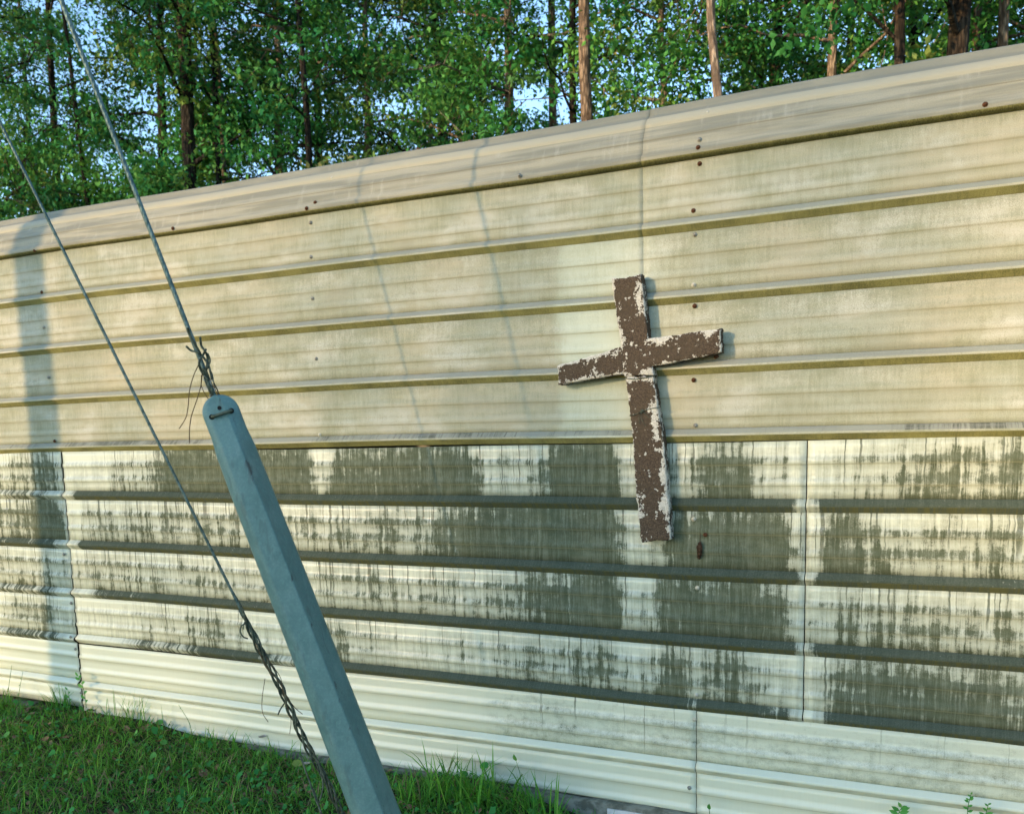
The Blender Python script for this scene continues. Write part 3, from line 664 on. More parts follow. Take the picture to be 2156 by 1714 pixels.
D_1 = np.linalg.norm(on_wire(ANCH, T1, 300, 430)[1] - CAM); D_2 = np.linalg.norm(on_wire(ANCH2, T2, 300, 860)[1] - CAM); D_G = np.linalg.norm(on_wire(ANCH, T1, 463, 830)[1] - CAM); K = D_G / 2.19; K2 = D_2 / 2.19
v, f = strand_rope(ANCH, T1, 4.5 * D_1 / F); link('wire_rope', mesh('wire_rope', v - ANCH, f, M_wire, False), g1)
g2 = empty('guy_wire', ANCH2); tag(g2, 'thin guy wire left of the guard with its lower end bound in dark twisted strands', 'guy wire')
# the lower part of the second wire is a bound grip: find where it starts
s_top, p_top, d2 = on_wire(ANCH2, T2, 480, 1245)
v, f = strand_rope(ANCH2 + d2 * (s_top - .25), T2, 3.1 * D_2 / F, twist=.08); link('wire_rope', mesh('wire_rope', v - ANCH2, f, M_wire, False), g2)
ta = np.cross(d2, [0, 1.0, 0]); ta /= np.linalg.norm(ta); tb = np.cross(d2, ta)
for i in range(4):
    s = np.arange(0, s_top - .02 * i - (.06 if i == 2 else 0), .012); ph = s / .20 * 2 * math.pi + i * math.pi / 2 + .5 * np.sin(s * 9 + i)
    rr = K2 * (.0066 + .0026 * np.sin(s * 17 + 2 * i)) * np.clip((s_top - s) / .25 + .18, 0, 1)
    P = ANCH2 + d2 * s[:, None] + rr[:, None] * (ta * np.cos(ph)[:, None] + tb * np.sin(ph)[:, None])
    MB().tube(P - ANCH2, K2 * (.0029, .0026, .0029, .0022)[i], 6).build('grip_strand', M_wire_old, g2, True)
def loose(parent, pxs, rad, mat, name='loose_wire', dist=None, A=ANCH2, B=T2, offs=None):
    s0, p0, d_ = on_wire(A, B, *pxs[0]); D0 = np.linalg.norm(p0 - CAM) if dist is None else dist
    pts = [at_dist(px, py, D0 - .012 + (0 if offs is None else offs[min(i, len(offs) - 1)])) for i, (px, py) in enumerate(pxs)]
    P = spline(pts, 6 * len(pts)); 
    return MB().tube(P - np.array(parent.location), rad * K, 5).build(name, mat, parent, True)
# tie loops and wisps on the lower wire
loose(g2, [(517, 1312), (508, 1318), (506, 1330), (512, 1340), (522, 1344)], .0022, M_wire_old)
loose(g2, [(520, 1305), (514, 1312), (512, 1325)], .0018, M_wire_old)
loose(g2, [(585, 1505), (592, 1490), (608, 1468)], .0020, M_wire_old)
loose(g2, [(538, 1355), (560, 1400), (590, 1440), (600, 1462), (622, 1490), (637, 1503)], .0010, M_wire_rust)
loose(g2, [(558, 1380), (590, 1425), (596, 1460), (612, 1510), (610, 1545)], .0008, M_wire_rust)
loose(g2, [(558, 1428), (552, 1470), (553, 1500), (565, 1520)], .0009, M_wire_rust)
loose(g2, [(632, 1590), (650, 1640), (668, 1690), (690, 1740)], .0026, M_wire_old)
loose(g2, [(645, 1560), (668, 1600), (680, 1650), (672, 1690)], .0020, M_wire_old)
loose(g2, [(660, 1660), (672, 1700), (690, 1760)], .0030, M_wire_old)
# frayed top end where the first wire enters the guard
dk = np.linalg.norm(on_wire(ANCH, T1, 430, 770)[1] - CAM)
for pts, r_, m_, nm in [
        ([(395, 690), (400, 706), (410, 724), (422, 745)], .0030, M_wire_old, 'wire_end'),
        ([(392, 729), (402, 738), (417, 742), (428, 752), (440, 772), (446, 800)], .0026, M_wire_old, 'wire_end'),
        ([(421, 710), (424, 728), (432, 740), (437, 756), (434, 780)], .0028, M_wire_old, 'wire_end'),
        ([(434, 735), (427, 748), (419, 764), (424, 782), (438, 800)], .0026, M_wire_old, 'wire_end'),
        ([(437, 744), (442, 758), (438, 772), (430, 790), (436, 812), (445, 828)], .0022, M_wire_old, 'wire_end'),
        ([(419, 766), (408, 790), (399, 822), (396, 856), (391, 880), (377, 903)], .0011, M_wire_rust, 'loose_wire'),
        ([(426, 786), (423, 812), (415, 840), (403, 876), (399, 905), (399, 933)], .0011, M_wire_rust, 'loose_wire'),
        ([(424, 790), (424, 812), (432, 830), (440, 842)], .0009, M_wire_rust, 'loose_wire'),
        ([(440, 780), (449, 800), (452, 818), (462, 836)], .0010, M_wire_rust, 'loose_wire'),
        ([(446, 812), (456, 818), (462, 830), (474, 842)], .0010, M_wire_rust, 'loose_wire'),
        ([(436, 770), (446, 786), (450, 805), (458, 822), (463, 838)], .0016, M_wire_old, 'loose_wire'),
        ([(428, 800), (437, 803), (447, 802), (450, 808), (440, 812)], .0013, M_tie, 'tie_wire'),
        ([(436, 818), (446, 816), (452, 820), (445, 828), (438, 822)], .0013, M_tie, 'tie_wire'),
        ([(430, 792), (440, 797), (444, 808), (448, 824), (441, 834)], .0012, M_tie, 'tie_wire'),
        ([(428, 775), (434, 795), (441, 815), (447, 835), (452, 850)], .0040, M_wire_old, 'wire_end'),
        ([(432, 778), (440, 800), (446, 822), (451, 846)], .0036, M_wire_old, 'wire_end')]:
    loose(g1, pts, r_, m_, nm, dk, offs=[-.004, .002, -.006, .003, -.005])

# folded steel guard on the first wire
def guard_material():
    n = NT('grey_green_galvanised'); o = n.obj()
    a = n.noise(o, 9, 4, .6); b = n.noise(o, 60, 4, .65); c_ = n.voro(o, 140.0); d = n.noise(n.scale(o, (1, 1, .25)), 40, 4, .6)
    col = n.mix(n.step(a, .35, .65), (.085, .168, .158), (.118, .215, .200))
    col = n.mix(n.step(b, .42, .62, 0, .5), col, (.14, .26, .235))
    col = n.mix(n.step(c_, .2, .6, 0, .25), col, (.06, .145, .135))
    g2_ = n.noise(n.scale(o, (1, 1, .4)), 17, 5, .7)
    col = n.mix(n.step(g2_, .52, .70, 0, .30), col, (.20, .30, .275)); col = n.mix(n.step(g2_, .44, .30, 0, .35), col, (.055, .115, .105))
    sc = n.mul(n.step(d, .585, .65), n.attr('crease'))
    col = n.mix(n.mul(sc, .8), col, (.05, .07, .065))
    n.bump(n.add(a, n.mul(b, .25)), .12, .006)
    return n.fin(col, n.step(b, .3, .7, .50, .70), .4, .15)
M_guard = guard_material()
s_g, G0, d1 = on_wire(ANCH, T1, 463, 830)
toc = CAM - G0; sd = np.cross(toc, d1); sd /= np.linalg.norm(sd); fr = np.cross(d1, sd); fr /= np.linalg.norm(fr)
if np.dot(fr, toc) < 0: fr = -fr
c = RW.T @ sd
if c[0] < 0: sd = -sd                                    # sd points to the right in the picture
guard = empty('wire_guard', ANCH); tag(guard, 'grey green folded steel guard with rounded top leaning over the guy wire in the foreground', 'guy guard')
NSEC = 25
wsec = np.array([-1, -.97, -.93, -.87, -.80, -.72, -.62, -.52, -.40, -.25, -.10, .05, .15, .22, .26, .285, .31, .35, .42, .52, .64, .76, .87, .95, 1.0])
def fold(w):            # depth of the folded section (1 = front): three facets with a soft ridge right of the middle
    return np.interp(w, [-1, -.93, -.80, -.62, .26, .31, .95, 1], [-.1, .30, .62, .84, 1.0, .93, -.42, -.70])
rows_v = []; att = []
Ss = np.concatenate([np.linspace(0, .05, 16), np.linspace(.056, .14, 12), np.linspace(.16, s_g / K + .05, 70)])
for s in Ss:
    hw = np.interp(s, [0, .05, .09, .13, .22, 1.2], [.0410, .0405, .0405, .0445, .0465, .0570])
    r0 = .0405
    if s < r0: hw = math.sqrt(max(r0 ** 2 - (r0 - s) ** 2, 1e-7)) if s > 0 else .003
    dep = np.interp(s, [0, .05, .09, .16, .4, 1.2], [.006, .008, .018, .034, .042, .048])
    cen = G0 - d1 * s * K
    rows_v.append(cen + K * (sd * (wsec * hw)[:, None] + fr * (fold(wsec) * dep - dep * .35 + .010)[:, None]))
    att.append(np.exp(-((wsec - .30) / .09) ** 2) + .35)
V = np.vstack(rows_v) - ANCH; nr = len(Ss); ii = np.arange(nr * NSEC).reshape(nr, NSEC)
ff = np.stack([ii[:-1, :-1], ii[:-1, 1:], ii[1:, 1:], ii[1:, :-1]], -1).reshape(-1, 4)
go = link('guard_channel', mesh('guard_channel', V, ff, M_guard, True, None, {'crease': np.concatenate(att)}), guard)
md = go.modifiers.new('thickness', 'SOLIDIFY'); md.thickness = .0022; md.offset = 0
def on_guard(px, py, lift=0.0):
    """point on the flat top of the guard seen at this picture point"""
    n = fr; p0 = G0 - d1 * .05 + fr * (K * (.010 + .008 * .62) + .0012 + lift); r = ray(px, py)
    t = np.dot(p0 - CAM, n) / np.dot(r, n); return CAM + r * t - ANCH
def disc_hole(px, py, r):
    c_ = on_guard(px, py, .0006); m = MB(); th = np.arange(14) * 2 * math.pi / 14
    ring = c_ + r * (sd * np.cos(th)[:, None] + d1 * np.sin(th)[:, None])
    inn = ring - fr * .0012 - (ring - c_) * .12
    m.add(np.vstack([ring, inn]), [(i, (i + 1) % 14, 14 + (i + 1) % 14, 14 + i) for i in range(14)] + [tuple(range(14, 28))])
    m.build('dark_hole_disc', M_black, guard)  # closed near-black disc: the shade inside a hole given as colour
for px, py, r_ in ((446, 878, .0062), (487, 865, .0062), (462, 859, .0046), (469, 884, .0046)): disc_hole(px, py, r_ * K)
P = spline([on_guard(446, 878, -.004), on_guard(448, 877, .003), on_guard(456, 874.5, .0075), on_guard(467, 871, .009), on_guard(477, 867.5, .0075), on_guard(485, 865.3, .003), on_guard(487, 865, -.004)], 22)
MB().tube(P, .0040 * K, 8).build('u_bolt', M_wire_old, guard, True)

# ------------------------------------------------------------------ lawn
def blade_mesh(name, base, length, width, lean, az, curl, tint, mat, face_noise=.6):
    """many blades, three quads each (last one a point); arrays of the same length"""
    n = len(base); d = np.stack([np.cos(az), np.sin(az), np.zeros(n)], -1); fa = az + math.pi / 2 + rng.uniform(-face_noise, face_noise, n)
    s_ = np.stack([np.cos(fa), np.sin(fa), np.zeros(n)], -1); V = []
    for t, wv in ((0, 1.0), (.4, .9), (.75, .6)):
        a = lean + curl * t; c_ = base + d * (length * t * np.sin(a))[:, None]; c_[:, 2] += length * t * np.cos(a) * 1.0
        V += [c_ - s_ * (width * wv / 2)[:, None], c_ + s_ * (width * wv / 2)[:, None]]
    a = lean + curl; c_ = base + d * (length * np.sin(a))[:, None]; c_[:, 2] += length * np.cos(a); V.append(c_)
    V = np.stack(V, 1).reshape(-1, 3); o = np.arange(n)[:, None] * 7
    q = np.concatenate([o + [0, 1, 3, 2], o + [2, 3, 5, 4]], 0); tr = o + [4, 5, 6]
    me = bpy.data.meshes.new(name); loops = np.concatenate([q.ravel(), tr.ravel()]).astype(np.int32)
    starts = np.concatenate([np.arange(2 * n) * 4, 8 * n + np.arange(n) * 3]).astype(np.int32)
    me.vertices.add(len(V)); me.vertices.foreach_set('co', V.astype(np.float32).ravel()); me.loops.add(len(loops)); me.loops.foreach_set('vertex_index', loops)
    me.polygons.add(3 * n); me.polygons.foreach_set('loop_start', starts); me.update(calc_edges=True); me.validate()
    at = me.attributes.new('tint', 'FLOAT', 'FACE'); at.data.foreach_set('value', np.concatenate([tint, tint, tint]).astype(np.float32))
    me.materials.append(mat); return me
def scatter(n, x0, x1, y0, y1):
    x = rng.uniform(x0, x1, n); y = rng.uniform(y0, y1, n); return np.stack([x, y, ground_z(x, y) - .004], -1)
def patch(b, f1=1.7, f2=2.3, ph=0): return .5 + .5 * np.sin(f1 * 3 * b[:, 0] + 1.3 * np.sin(f2 * 4 * b[:, 1] + ph) + ph) * np.cos(f2 * 2.2 * b[:, 1] - f1 * b[:, 0])
B = np.vstack([scatter(62000, -5.6, -.2, -1.45, -.045), scatter(9000, -8, 2.5, -3.2, -1.45), scatter(6000, -8, -5.6, -1.45, -.05), scatter(3000, -.2, 2.0, -1.45, -.05)])
pa = patch(B); n = len(B)
ln = np.clip(rng.gamma(6, .0085, n) * (.7 + .6 * pa), .015, .14)
lg = blade_mesh('grass', B, ln, rng.uniform(.0024, .0056, n), rng.uniform(.05, 1.0, n), rng.uniform(0, 6.283, n), rng.uniform(.1, .9, n), np.clip(rng.beta(2.3, 2.0, n) * .86 + .2 * (pa - .5) + .75 * (rng.random(n) < .15), 0, 1), M_grass)
tag(link('grass', lg), 'dark green unmown grass with dry straw blades along the foot of the shed wall', 'grass', None, 'stuff')
# small round and clover-like leaves among the grass
def round_leaves(name, B, size, tint, mat, sides=7, notch=True):
    n = len(B); az = rng.uniform(0, 6.283, n); tl = rng.normal(0, .45, (n, 2)); V = []
    e1 = np.stack([np.cos(az), np.sin(az), tl[:, 0]], -1); e2 = np.stack([-np.sin(az), np.cos(az), tl[:, 1]], -1)
    for j in range(sides):
        a = 2 * math.pi * (j + .0) / sides; rr = 1.0 if not notch or j else .45
        V.append(B + e1 * (size * rr * math.cos(a))[:, None] + e2 * (size * rr * .8 * math.sin(a))[:, None] + np.array([0, 0, 1]) * (size * .12 * math.cos(2 * a))[:, None])
    V = np.stack(V, 1).reshape(-1, 3); f = np.arange(n * sides).reshape(n, sides)
    return mesh(name, V, f, mat, False, {'tint': tint})
B = scatter(6500, -5.4, -.4, -1.4, -.06); B = B[rng.random(len(B)) < .25 + .75 * patch(B, 2.3, 1.6, 2.0)]; B[:, 2] += rng.uniform(.012, .055, len(B))
tag(link('ground_cover', round_leaves('ground_cover', B, rng.gamma(5, .0014, len(B)) + .003, rng.beta(2, 3, len(B)), M_clover)), 'small round leaved weeds mixed through the lawn', 'ground cover', None, 'stuff')
# dry litter
B = scatter(1500, -5.2, -.4, -1.4, -.05); B[:, 2] += rng.uniform(.008, .03, len(B))
tag(link('leaf_litter', round_leaves('leaf_litter', B, rng.gamma(3, .0026, len(B)) + .004, rng.random(len(B)), M_dead, 5, False)), 'bits of dry brown leaf scattered in the lawn', 'leaf litter', None, 'stuff')

def tuft(px, py, nbl, hmax, label, spread=.05, wmax=.006, y=None, straw=.05):
    g = at_z(px, py, -.05) if y is None else on_plane(px, py, y)
    g = np.array([g[0], min(g[1], -.05), 0]); g[2] = ground_z(g[0], g[1])
    t = empty('grass_tuft', g); tag(t, label, 'grass tuft', 'tall grass tufts along the wall foot')
    b = np.stack([rng.normal(0, spread, nbl), np.minimum(rng.normal(0, spread * .5, nbl), -g[1] - .035), np.zeros(nbl)], -1)
    ln = hmax * rng.uniform(.45, 1.0, nbl)
    o = link('blades', blade_mesh('blades', b, ln, rng.uniform(.45, 1, nbl) * wmax, rng.uniform(.0, .5, nbl), rng.uniform(0, 6.283, nbl), rng.uniform(.0, .8, nbl), np.clip(rng.beta(2, 2.6, nbl) * .8 + .8 * (rng.random(nbl) < straw), 0, 1), M_grass), t); o['kind'] = 'stuff'
tuft(930, 1690, 60, .24, 'tall grass tuft just right of the grey guard', .07, .008)
tuft(1010, 1705, 70, .24, 'broad bladed grass tuft in the middle of the clump right of the guard', .08, .009)
tuft(1110, 1712, 55, .22, 'upright grass tuft at the right end of the clump under the wall', .07, .008)
tuft(870, 1700, 40, .17, 'short grass tuft tight against the right side of the guard', .05, .006)
tuft(180, 1497, 45, .17, 'dark grass tuft at the wall seam on the left', .05, .005)
tuft(290, 1530, 40, .19, 'thin grass tuft with wispy blades right of the left seam', .08, .004)
tuft(60, 1480, 35, .12, 'low grass tuft at the wall foot by the left picture edge', .07, .005)
tuft(430, 1575, 35, .12, 'small grass tuft where the wall lifts off the ground left of the thin wire', .07, .005)
tuft(560, 1590, 35, .12, 'small leafy grass tuft between the thin wire and the wall', .07, .005)
tuft(690, 1640, 30, .10, 'small grass tuft between the wire grip and the guard', .05, .005)

def stalk_weed(px_pts, label, leaves, seed=.0, stem_r=.0017, y=-.06, mat=M_clover, name='weed', lsize=.023):
    g = on_plane(*px_pts[0], y); t = empty(name, g); tag(t, label, 'weed')
    P = spline([on_plane(a, b, y - .004 * i) - g for i, (a, b) in enumerate(px_pts)], 14)
    r_ = mesh('stem', *tube(P, np.linspace(stem_r, stem_r * .5, 14), 5), mat); r_.attributes.new('tint', 'FLOAT', 'FACE'); link('stem', r_, t)
    for fr_, side, sz in leaves:
        i = int(fr_ * 13); c_ = P[i]; d = np.array([side, -.25, .35 + .3 * rng.random()]); d /= np.linalg.norm(d); s_ = np.cross(d, [0, -1, .3]); s_ /= np.linalg.norm(s_)
        L = lsize * sz; up = np.cross(s_, d)
        v = [c_, c_ + d * L * .35 + s_ * L * .22 + up * L * .06, c_ + d * L * .7 + s_ * L * .2 + up * L * .05, c_ + d * L - up * L * .1, c_ + d * L * .7 - s_ * L * .2 + up * L * .05, c_ + d * L * .35 - s_ * L * .22 + up * L * .06, c_ + d * L * .5]
        link('leaf', mesh('leaf', v, [(0, 1, 6), (1, 2, 6), (2, 3, 6), (3, 4, 6), (4, 5, 6), (5, 0, 6)], mat, False, {'tint': np.full(6, rng.uniform(.3, .8))}), t)
    return t
stalk_weed([(14, 1492), (18, 1450), (25, 1400)], 'thin weed stalk with tiny seed beads nearest the left picture edge', [(.3, .5, .3), (.5, -.5, .3), (.62, .5, .25), (.74, -.5, .3), (.86, .5, .3), (.98, 0, .3)], y=-.05)
stalk_weed([(40, 1500), (40, 1460), (48, 1415)], 'second seedy weed stalk from the left picture edge', [(.4, .5, .4), (.5, -.5, .4), (.6, .5, .4), (.7, -.5, .4), (.8, .5, .4), (.9, -.5, .4), (1, 0, .4)], y=-.05)
stalk_weed([(182, 1490), (176, 1450), (165, 1424)], 'leafy climbing weed against the wall at the left seam', [(.2, .8, 1.2), (.3, -.8, 1.3), (.45, .8, 1.4), (.6, -.9, 1.5), (.72, .9, 1.5), (.85, -.9, 1.3), (.95, .7, 1.3), (1, -.2, 1.2)], y=-.05)
stalk_weed([(148, 1492), (146, 1470), (143, 1452)], 'small pale weed sprig left of the wall seam', [(.4, .8, 1.0), (.6, -.8, 1.1), (.8, .8, 1.0), (1, -.4, .9)], y=-.05)
stalk_weed([(404, 1545), (398, 1520), (378, 1486)], 'bare bending weed stalk in front of the clean cream sheet left of the thin wire', [(.85, .5, .3), (.93, -.5, .3), (1, 0, .4)], y=-.06)
stalk_weed([(664, 1625), (660, 1606), (654, 1588)], 'small leafy weed against the wall between the wire grip and the guard', [(.3, .8, 1.2), (.5, -.9, 1.1), (.7, .9, 1.1), (.9, -.6, 1.0), (1, .4, 1.0)], y=-.06)
stalk_weed([(1890, 1730), (1892, 1712), (1898, 1700)], 'weed with broad green and red leaves at the lower right wall edge', [(.5, -1, 1.3), (.6, 1, 1.4), (.75, -.9, 1.2), (.85, .9, 1.3), (1, -.3, 1.0), (1, .5, .9)], y=-.06)
stalk_weed([(2036, 1740), (2038, 1700), (2044, 1672)], 'upright flowering weed at the lower right corner', [(.3, -.8, .8), (.4, .8, .75), (.5, -.8, .7), (.6, .8, .65), (.72, -.6, .7), (.78, .6, .7), (.84, -.6, .6), (.9, .6, .6), (.96, -.4, .5), (1, .2, .5)], y=-.06)
stalk_weed([(2070, 1740), (2076, 1712), (2082, 1690)], 'shorter flowering weed beside the upright one at the lower right corner', [(.4, -.7, 1.0), (.5, .7, 1.0), (.65, -.6, .7), (.75, .6, .6), (.85, -.5, .6), (.95, .4, .5)], y=-.06)
stalk_weed([(1494, 1735), (1494, 1712), (1493, 1704)], 'single small green leaf standing at the foot of the lower wall seam', [(1, .05, 1.3)], y=-.06)
stalk_weed([(1085, 1690), (1096, 1640), (1087, 1602)], 'tall round leaf on a thin stem in front of the lowest wall sheet', [(1, -.05, 1.5)], y=-.08)
# big round leaves
def round_leaf(px, py, r, label, tint, z=.02, mat=M_clover):
    g = at_z(px, py, -.05 + z); zb = ground_z(g[0], g[1]); t = empty('pennywort', (g[0], g[1], zb)); tag(t, label, 'round leaf weed', 'large round leaves in the grass')
    th = np.arange(14) * 2 * math.pi / 14; hh = g[2] - zb + .012
    nrm = (CAM - g) * .45 / np.linalg.norm(CAM - g) + np.array([rng.normal(0, .2), rng.normal(0, .2), .8]); nrm /= np.linalg.norm(nrm)
    a = np.cross(nrm, [0, 1, 0]); a /= np.linalg.norm(a); b = np.cross(nrm, a)
    v = [np.array([0, 0, hh - .002])] + [np.array([0, 0, hh]) + r * (1 + .06 * math.cos(7 * q_)) * (a * math.cos(q_) + b * math.sin(q_)) + nrm * .1 * r for q_ in th]
    link('leaf', mesh('leaf', v, [(0, 1 + i, 1 + (i + 1) % 14) for i in range(14)], mat, False, {'tint': np.full(14, tint)}), t)
    me = mesh('stem', *tube(np.array([[0, 0, -.005], [.003, 0, hh * .5], [0, 0, hh - .002]]), .0012, 5), mat); link('stem', me, t)
round_leaf(627, 1613, .022, 'large yellow green round leaf in the grass just left of the guard', .97)
round_leaf(336, 1526, .016, 'round green leaf at the wall foot right of the left tuft', .7, .04)
round_leaf(252, 1505, .018, 'notched green leaf standing by the wall foot near the brown leaf', .55, .04)
round_leaf(345, 1568, .016, 'pale round leaf in the grass below the wall foot left of the thin wire', .75, .02)
round_leaf(1020, 1618, .018, 'dark round leaf standing highest in the clump right of the guard', .35, .07)
round_leaf(115, 1505, .016, 'flat round leaf by the gap under the wall on the left', .6, .03)
round_leaf(1010, 1706, .015, 'yellowish round leaf low in the clump right of the guard', 1.0, .01)
def dead_leaf(px, py, L, label, mat, az, z=.02, curl=.5):
    g = at_z(px, py, -.05 + z); d = np.array([math.cos(az), math.sin(az), .12]); s_ = np.array([-math.sin(az), math.cos(az), .1]); v = []; rows = 7
    for i in range(rows):
        t = i / (rows - 1); w = L * .24 * math.sin(math.pi * min(1, .08 + t * .92)) ** .8; c_ = d * L * (t - .5) + np.array([0, 0, curl * L * (t - .5) ** 2 * 1.2])
        v += [c_ - s_ * w + np.array([0, 0, w * .7 * curl]), c_, c_ + s_ * w + np.array([0, 0, w * .7 * curl])]
    f = [(i * 3 + j, i * 3 + j + 1, i * 3 + j + 4, i * 3 + j + 3) for i in range(rows - 1) for j in range(2)]
    tag(link('dead_leaf', mesh('dead_leaf', v, f, mat, True), None, g), label, 'dead leaf', 'dead leaves in the grass')
dead_leaf(196, 1497, .05, 'curled rust red dead leaf standing at the wall seam on the left', M_deadr, 1.3, .05, 1.2)
dead_leaf(225, 1512, .06, 'brown crumpled dead leaf beside the rust red one on the left', M_dead, .3, .03, .9)
dead_leaf(478, 1550, .06, 'pale dry leaf in the gap under the wall left of the thin wire', M_deadg, .2, .02, .6)
dead_leaf(555, 1552, .05, 'pale dry leaf propped upright against the wall foot nearest the thin wire', M_deadg, 1.2, .05, .8)
dead_leaf(646, 1607, .05, 'flat tan dead leaf in the grass between the wire grip and round yellow leaf', M_deadg, .1, .01, .3)
dead_leaf(1425, 1708, .045, 'rusty dead leaf on the concrete edge under the wall at the bottom', M_deadr, .4, .0, .4)
dead_leaf(335, 1560, .03, 'small red brown dead leaf in the grass below the left round leaves', M_deadr, .9, .03, .6)
dead_leaf(124, 1528, .04, 'whitish dead leaf in the grass near the left wall foot', M_deadg, .6, .03, .8)

# ------------------------------------------------------------------ trees
def leaf_cloud(name, C, size, mat, tint, droop=.35, aspect=.55):
    n = len(C); d = rng.normal(0, 1, (n, 3)); d[:, 2] -= droop; d /= np.linalg.norm(d, axis=1)[:, None]
    q_ = rng.normal(0, 1, (n, 3)); q_[:, 2] += 1.9; s_ = np.cross(d, q_); s_ /= np.linalg.norm(s_, axis=1)[:, None] + 1e-9; up = np.cross(s_, d)
    L = size[:, None]; w = L * aspect * .5
    V = np.stack([C, C + d * L * .45 + s_ * w + up * L * .10, C + d * L, C + d * L * .45 - s_ * w + up * L * .10], 1).reshape(-1, 3)
    o = np.arange(n)[:, None] * 4
    f = np.concatenate([o + [0, 1, 2], o + [0, 2, 3]], 0)
    return mesh(name, V, f, mat, False, {'tint': np.concatenate([tint, tint])})
def tree_meshes(seed, H, crown0, rad, trunk_r, nleaf, leaf_mat, bark, lsize=.085, nlimb=22, up=.35, clump=.34, lean=(0, 0)):
    r = np.random.default_rng(seed)
    zz = np.linspace(0, H, 18); wob = np.cumsum(r.normal(0, .05, (18, 2)), axis=0) * .5; wob -= wob[0]
    T = np.stack([wob[:, 0] + lean[0] * zz, wob[:, 1] + lean[1] * zz, zz], -1); tr = trunk_r * (1 - zz / H * .82); tr[0] *= 1.35
    trunk = mesh('trunk', *tube(T, tr, 10), bark, True)
    br = MB(); C = []
    for i in range(nlimb):
        h = crown0 + (H * .97 - crown0) * (i + r.random()) / nlimb; az = i * 2.4 + r.normal(0, .4); fr_ = (h - crown0) / (H - crown0)
        L = rad * (1.05 - .62 * fr_ ** 1.3) * r.uniform(.7, 1.15) * (.55 + .45 * min(1, fr_ * 5 + .25))
        p0 = np.array([np.interp(h, zz, T[:, 0]), np.interp(h, zz, T[:, 1]), h]); d = np.array([math.cos(az), math.sin(az), up + r.normal(0, .15)])
        pts = [p0]
        for k_ in range(1, 6): pts.append(p0 + d * L * k_ / 5 + np.array([0, 0, -.10 * L * (k_ / 5) ** 2]) + r.normal(0, .05 * L, 3) * k_ / 5)
        pts = np.array(pts); r0 = max(.012, trunk_r * .33 * (1 - .5 * fr_)); br.tube(pts, np.linspace(r0, .006, 6), 5, False)
        nt = int(3 + L * 1.7)
        for k_ in range(nt):
            t = r.uniform(.22, 1.0); b = np.array([np.interp(t, np.linspace(0, 1, 6), pts[:, j]) for j in range(3)])
            e = b + r.normal(0, 1, 3) * L * .20 + np.array([0, 0, .06 * L]); br.tube([b, (b + e) / 2 + r.normal(0, .03, 3), e], [.009, .006, .003], 3, False)
            C.append((e, r.uniform(.6, 1.35)))
    cents = np.array([c_ for c_, _ in C]); wgt = np.array([w for _, w in C]); pr = wgt ** 2 / (wgt ** 2).sum()
    pick = r.choice(len(C), nleaf, p=pr); off = r.normal(0, 1, (nleaf, 3)); off *= (.45 + .55 * r.random((nleaf, 1))); off = off * (clump * wgt[pick])[:, None] * np.array([1, 1, .5])
    pos = cents[pick] + off; ctint = r.normal(0, .30, len(C))
    tint = np.clip(r.beta(2.2, 2.6, nleaf) * .5 + ctint[pick] + .22, 0, .97) + .03 * (r.random(nleaf) < .012)
    crown = leaf_cloud('crown', pos, lsize * r.uniform(.6, 1.25, nleaf), leaf_mat, tint)
    branches = mesh('branches', np.vstack(br.v), br.f, bark)
    return trunk, branches, crown
def plant_tree(meshes, name, loc, rz, sc, label, cat='tree', group=None, tilt=(0, 0)):
    t = empty(name, loc, (tilt[0], tilt[1], rz)); t.scale = (sc, sc, sc); tag(t, label, cat, group)
    for me, nm in zip(meshes, ('trunk', 'branches', 'crown')):
        if me is not None:
            o = link(nm, me, t)
            if nm == 'branches': o['kind'] = 'stuff'
    return t
VA = [tree_meshes(11, 13.5, 3.0, 3.0, .16, 21000, M_leaf_a, M_bark_d, .102, 22, .35, .31),
      tree_meshes(12, 14.5, 3.4, 2.7, .13, 18000, M_leaf_a, M_bark_d, .100, 20, .45, .29),
      tree_meshes(13, 12.0, 2.6, 2.9, .12, 23000, M_leaf_b, M_bark_g, .100, 22, .30, .32),
      tree_meshes(14, 15.0, 4.0, 2.4, .19, 17000, M_leaf_a, M_bark_d, .105, 18, .50, .30)]
def shrub_meshes(seed, H, rad, nleaf, mat, lsize):
    return tree_meshes(seed, H, .9, rad, .05, nleaf, mat, M_bark_g, lsize, 20, .55, .28)
VA.append(tree_meshes(15, 12.5, 2.6, 2.6, .10, 23000, M_leaf_c, M_bark_g, .092, 24, .30, .31))
VS = [shrub_meshes(21, 5.6, 1.7, 11000, M_leaf_c, .105), shrub_meshes(22, 5.0, 1.9, 11000, M_leaf_b, .10), shrub_meshes(23, 6.4, 1.8, 13000, M_leaf_b, .10)]
def pine_meshes(seed, H, crown0, r0, bark, nleaf=9000, rad=2.2, mat=M_needle, lean=(0, 0)):
    return tree_meshes(seed, H, crown0, rad, r0, nleaf, mat, bark, .12, 18, .3, .34, lean)
def gx_at(px, y, py=150, tilt=0): p = on_plane(px, py, y); return np.array([p[0] - math.tan(tilt) * p[2], y, -.05])
PT = 'trees of the wood behind the shed'
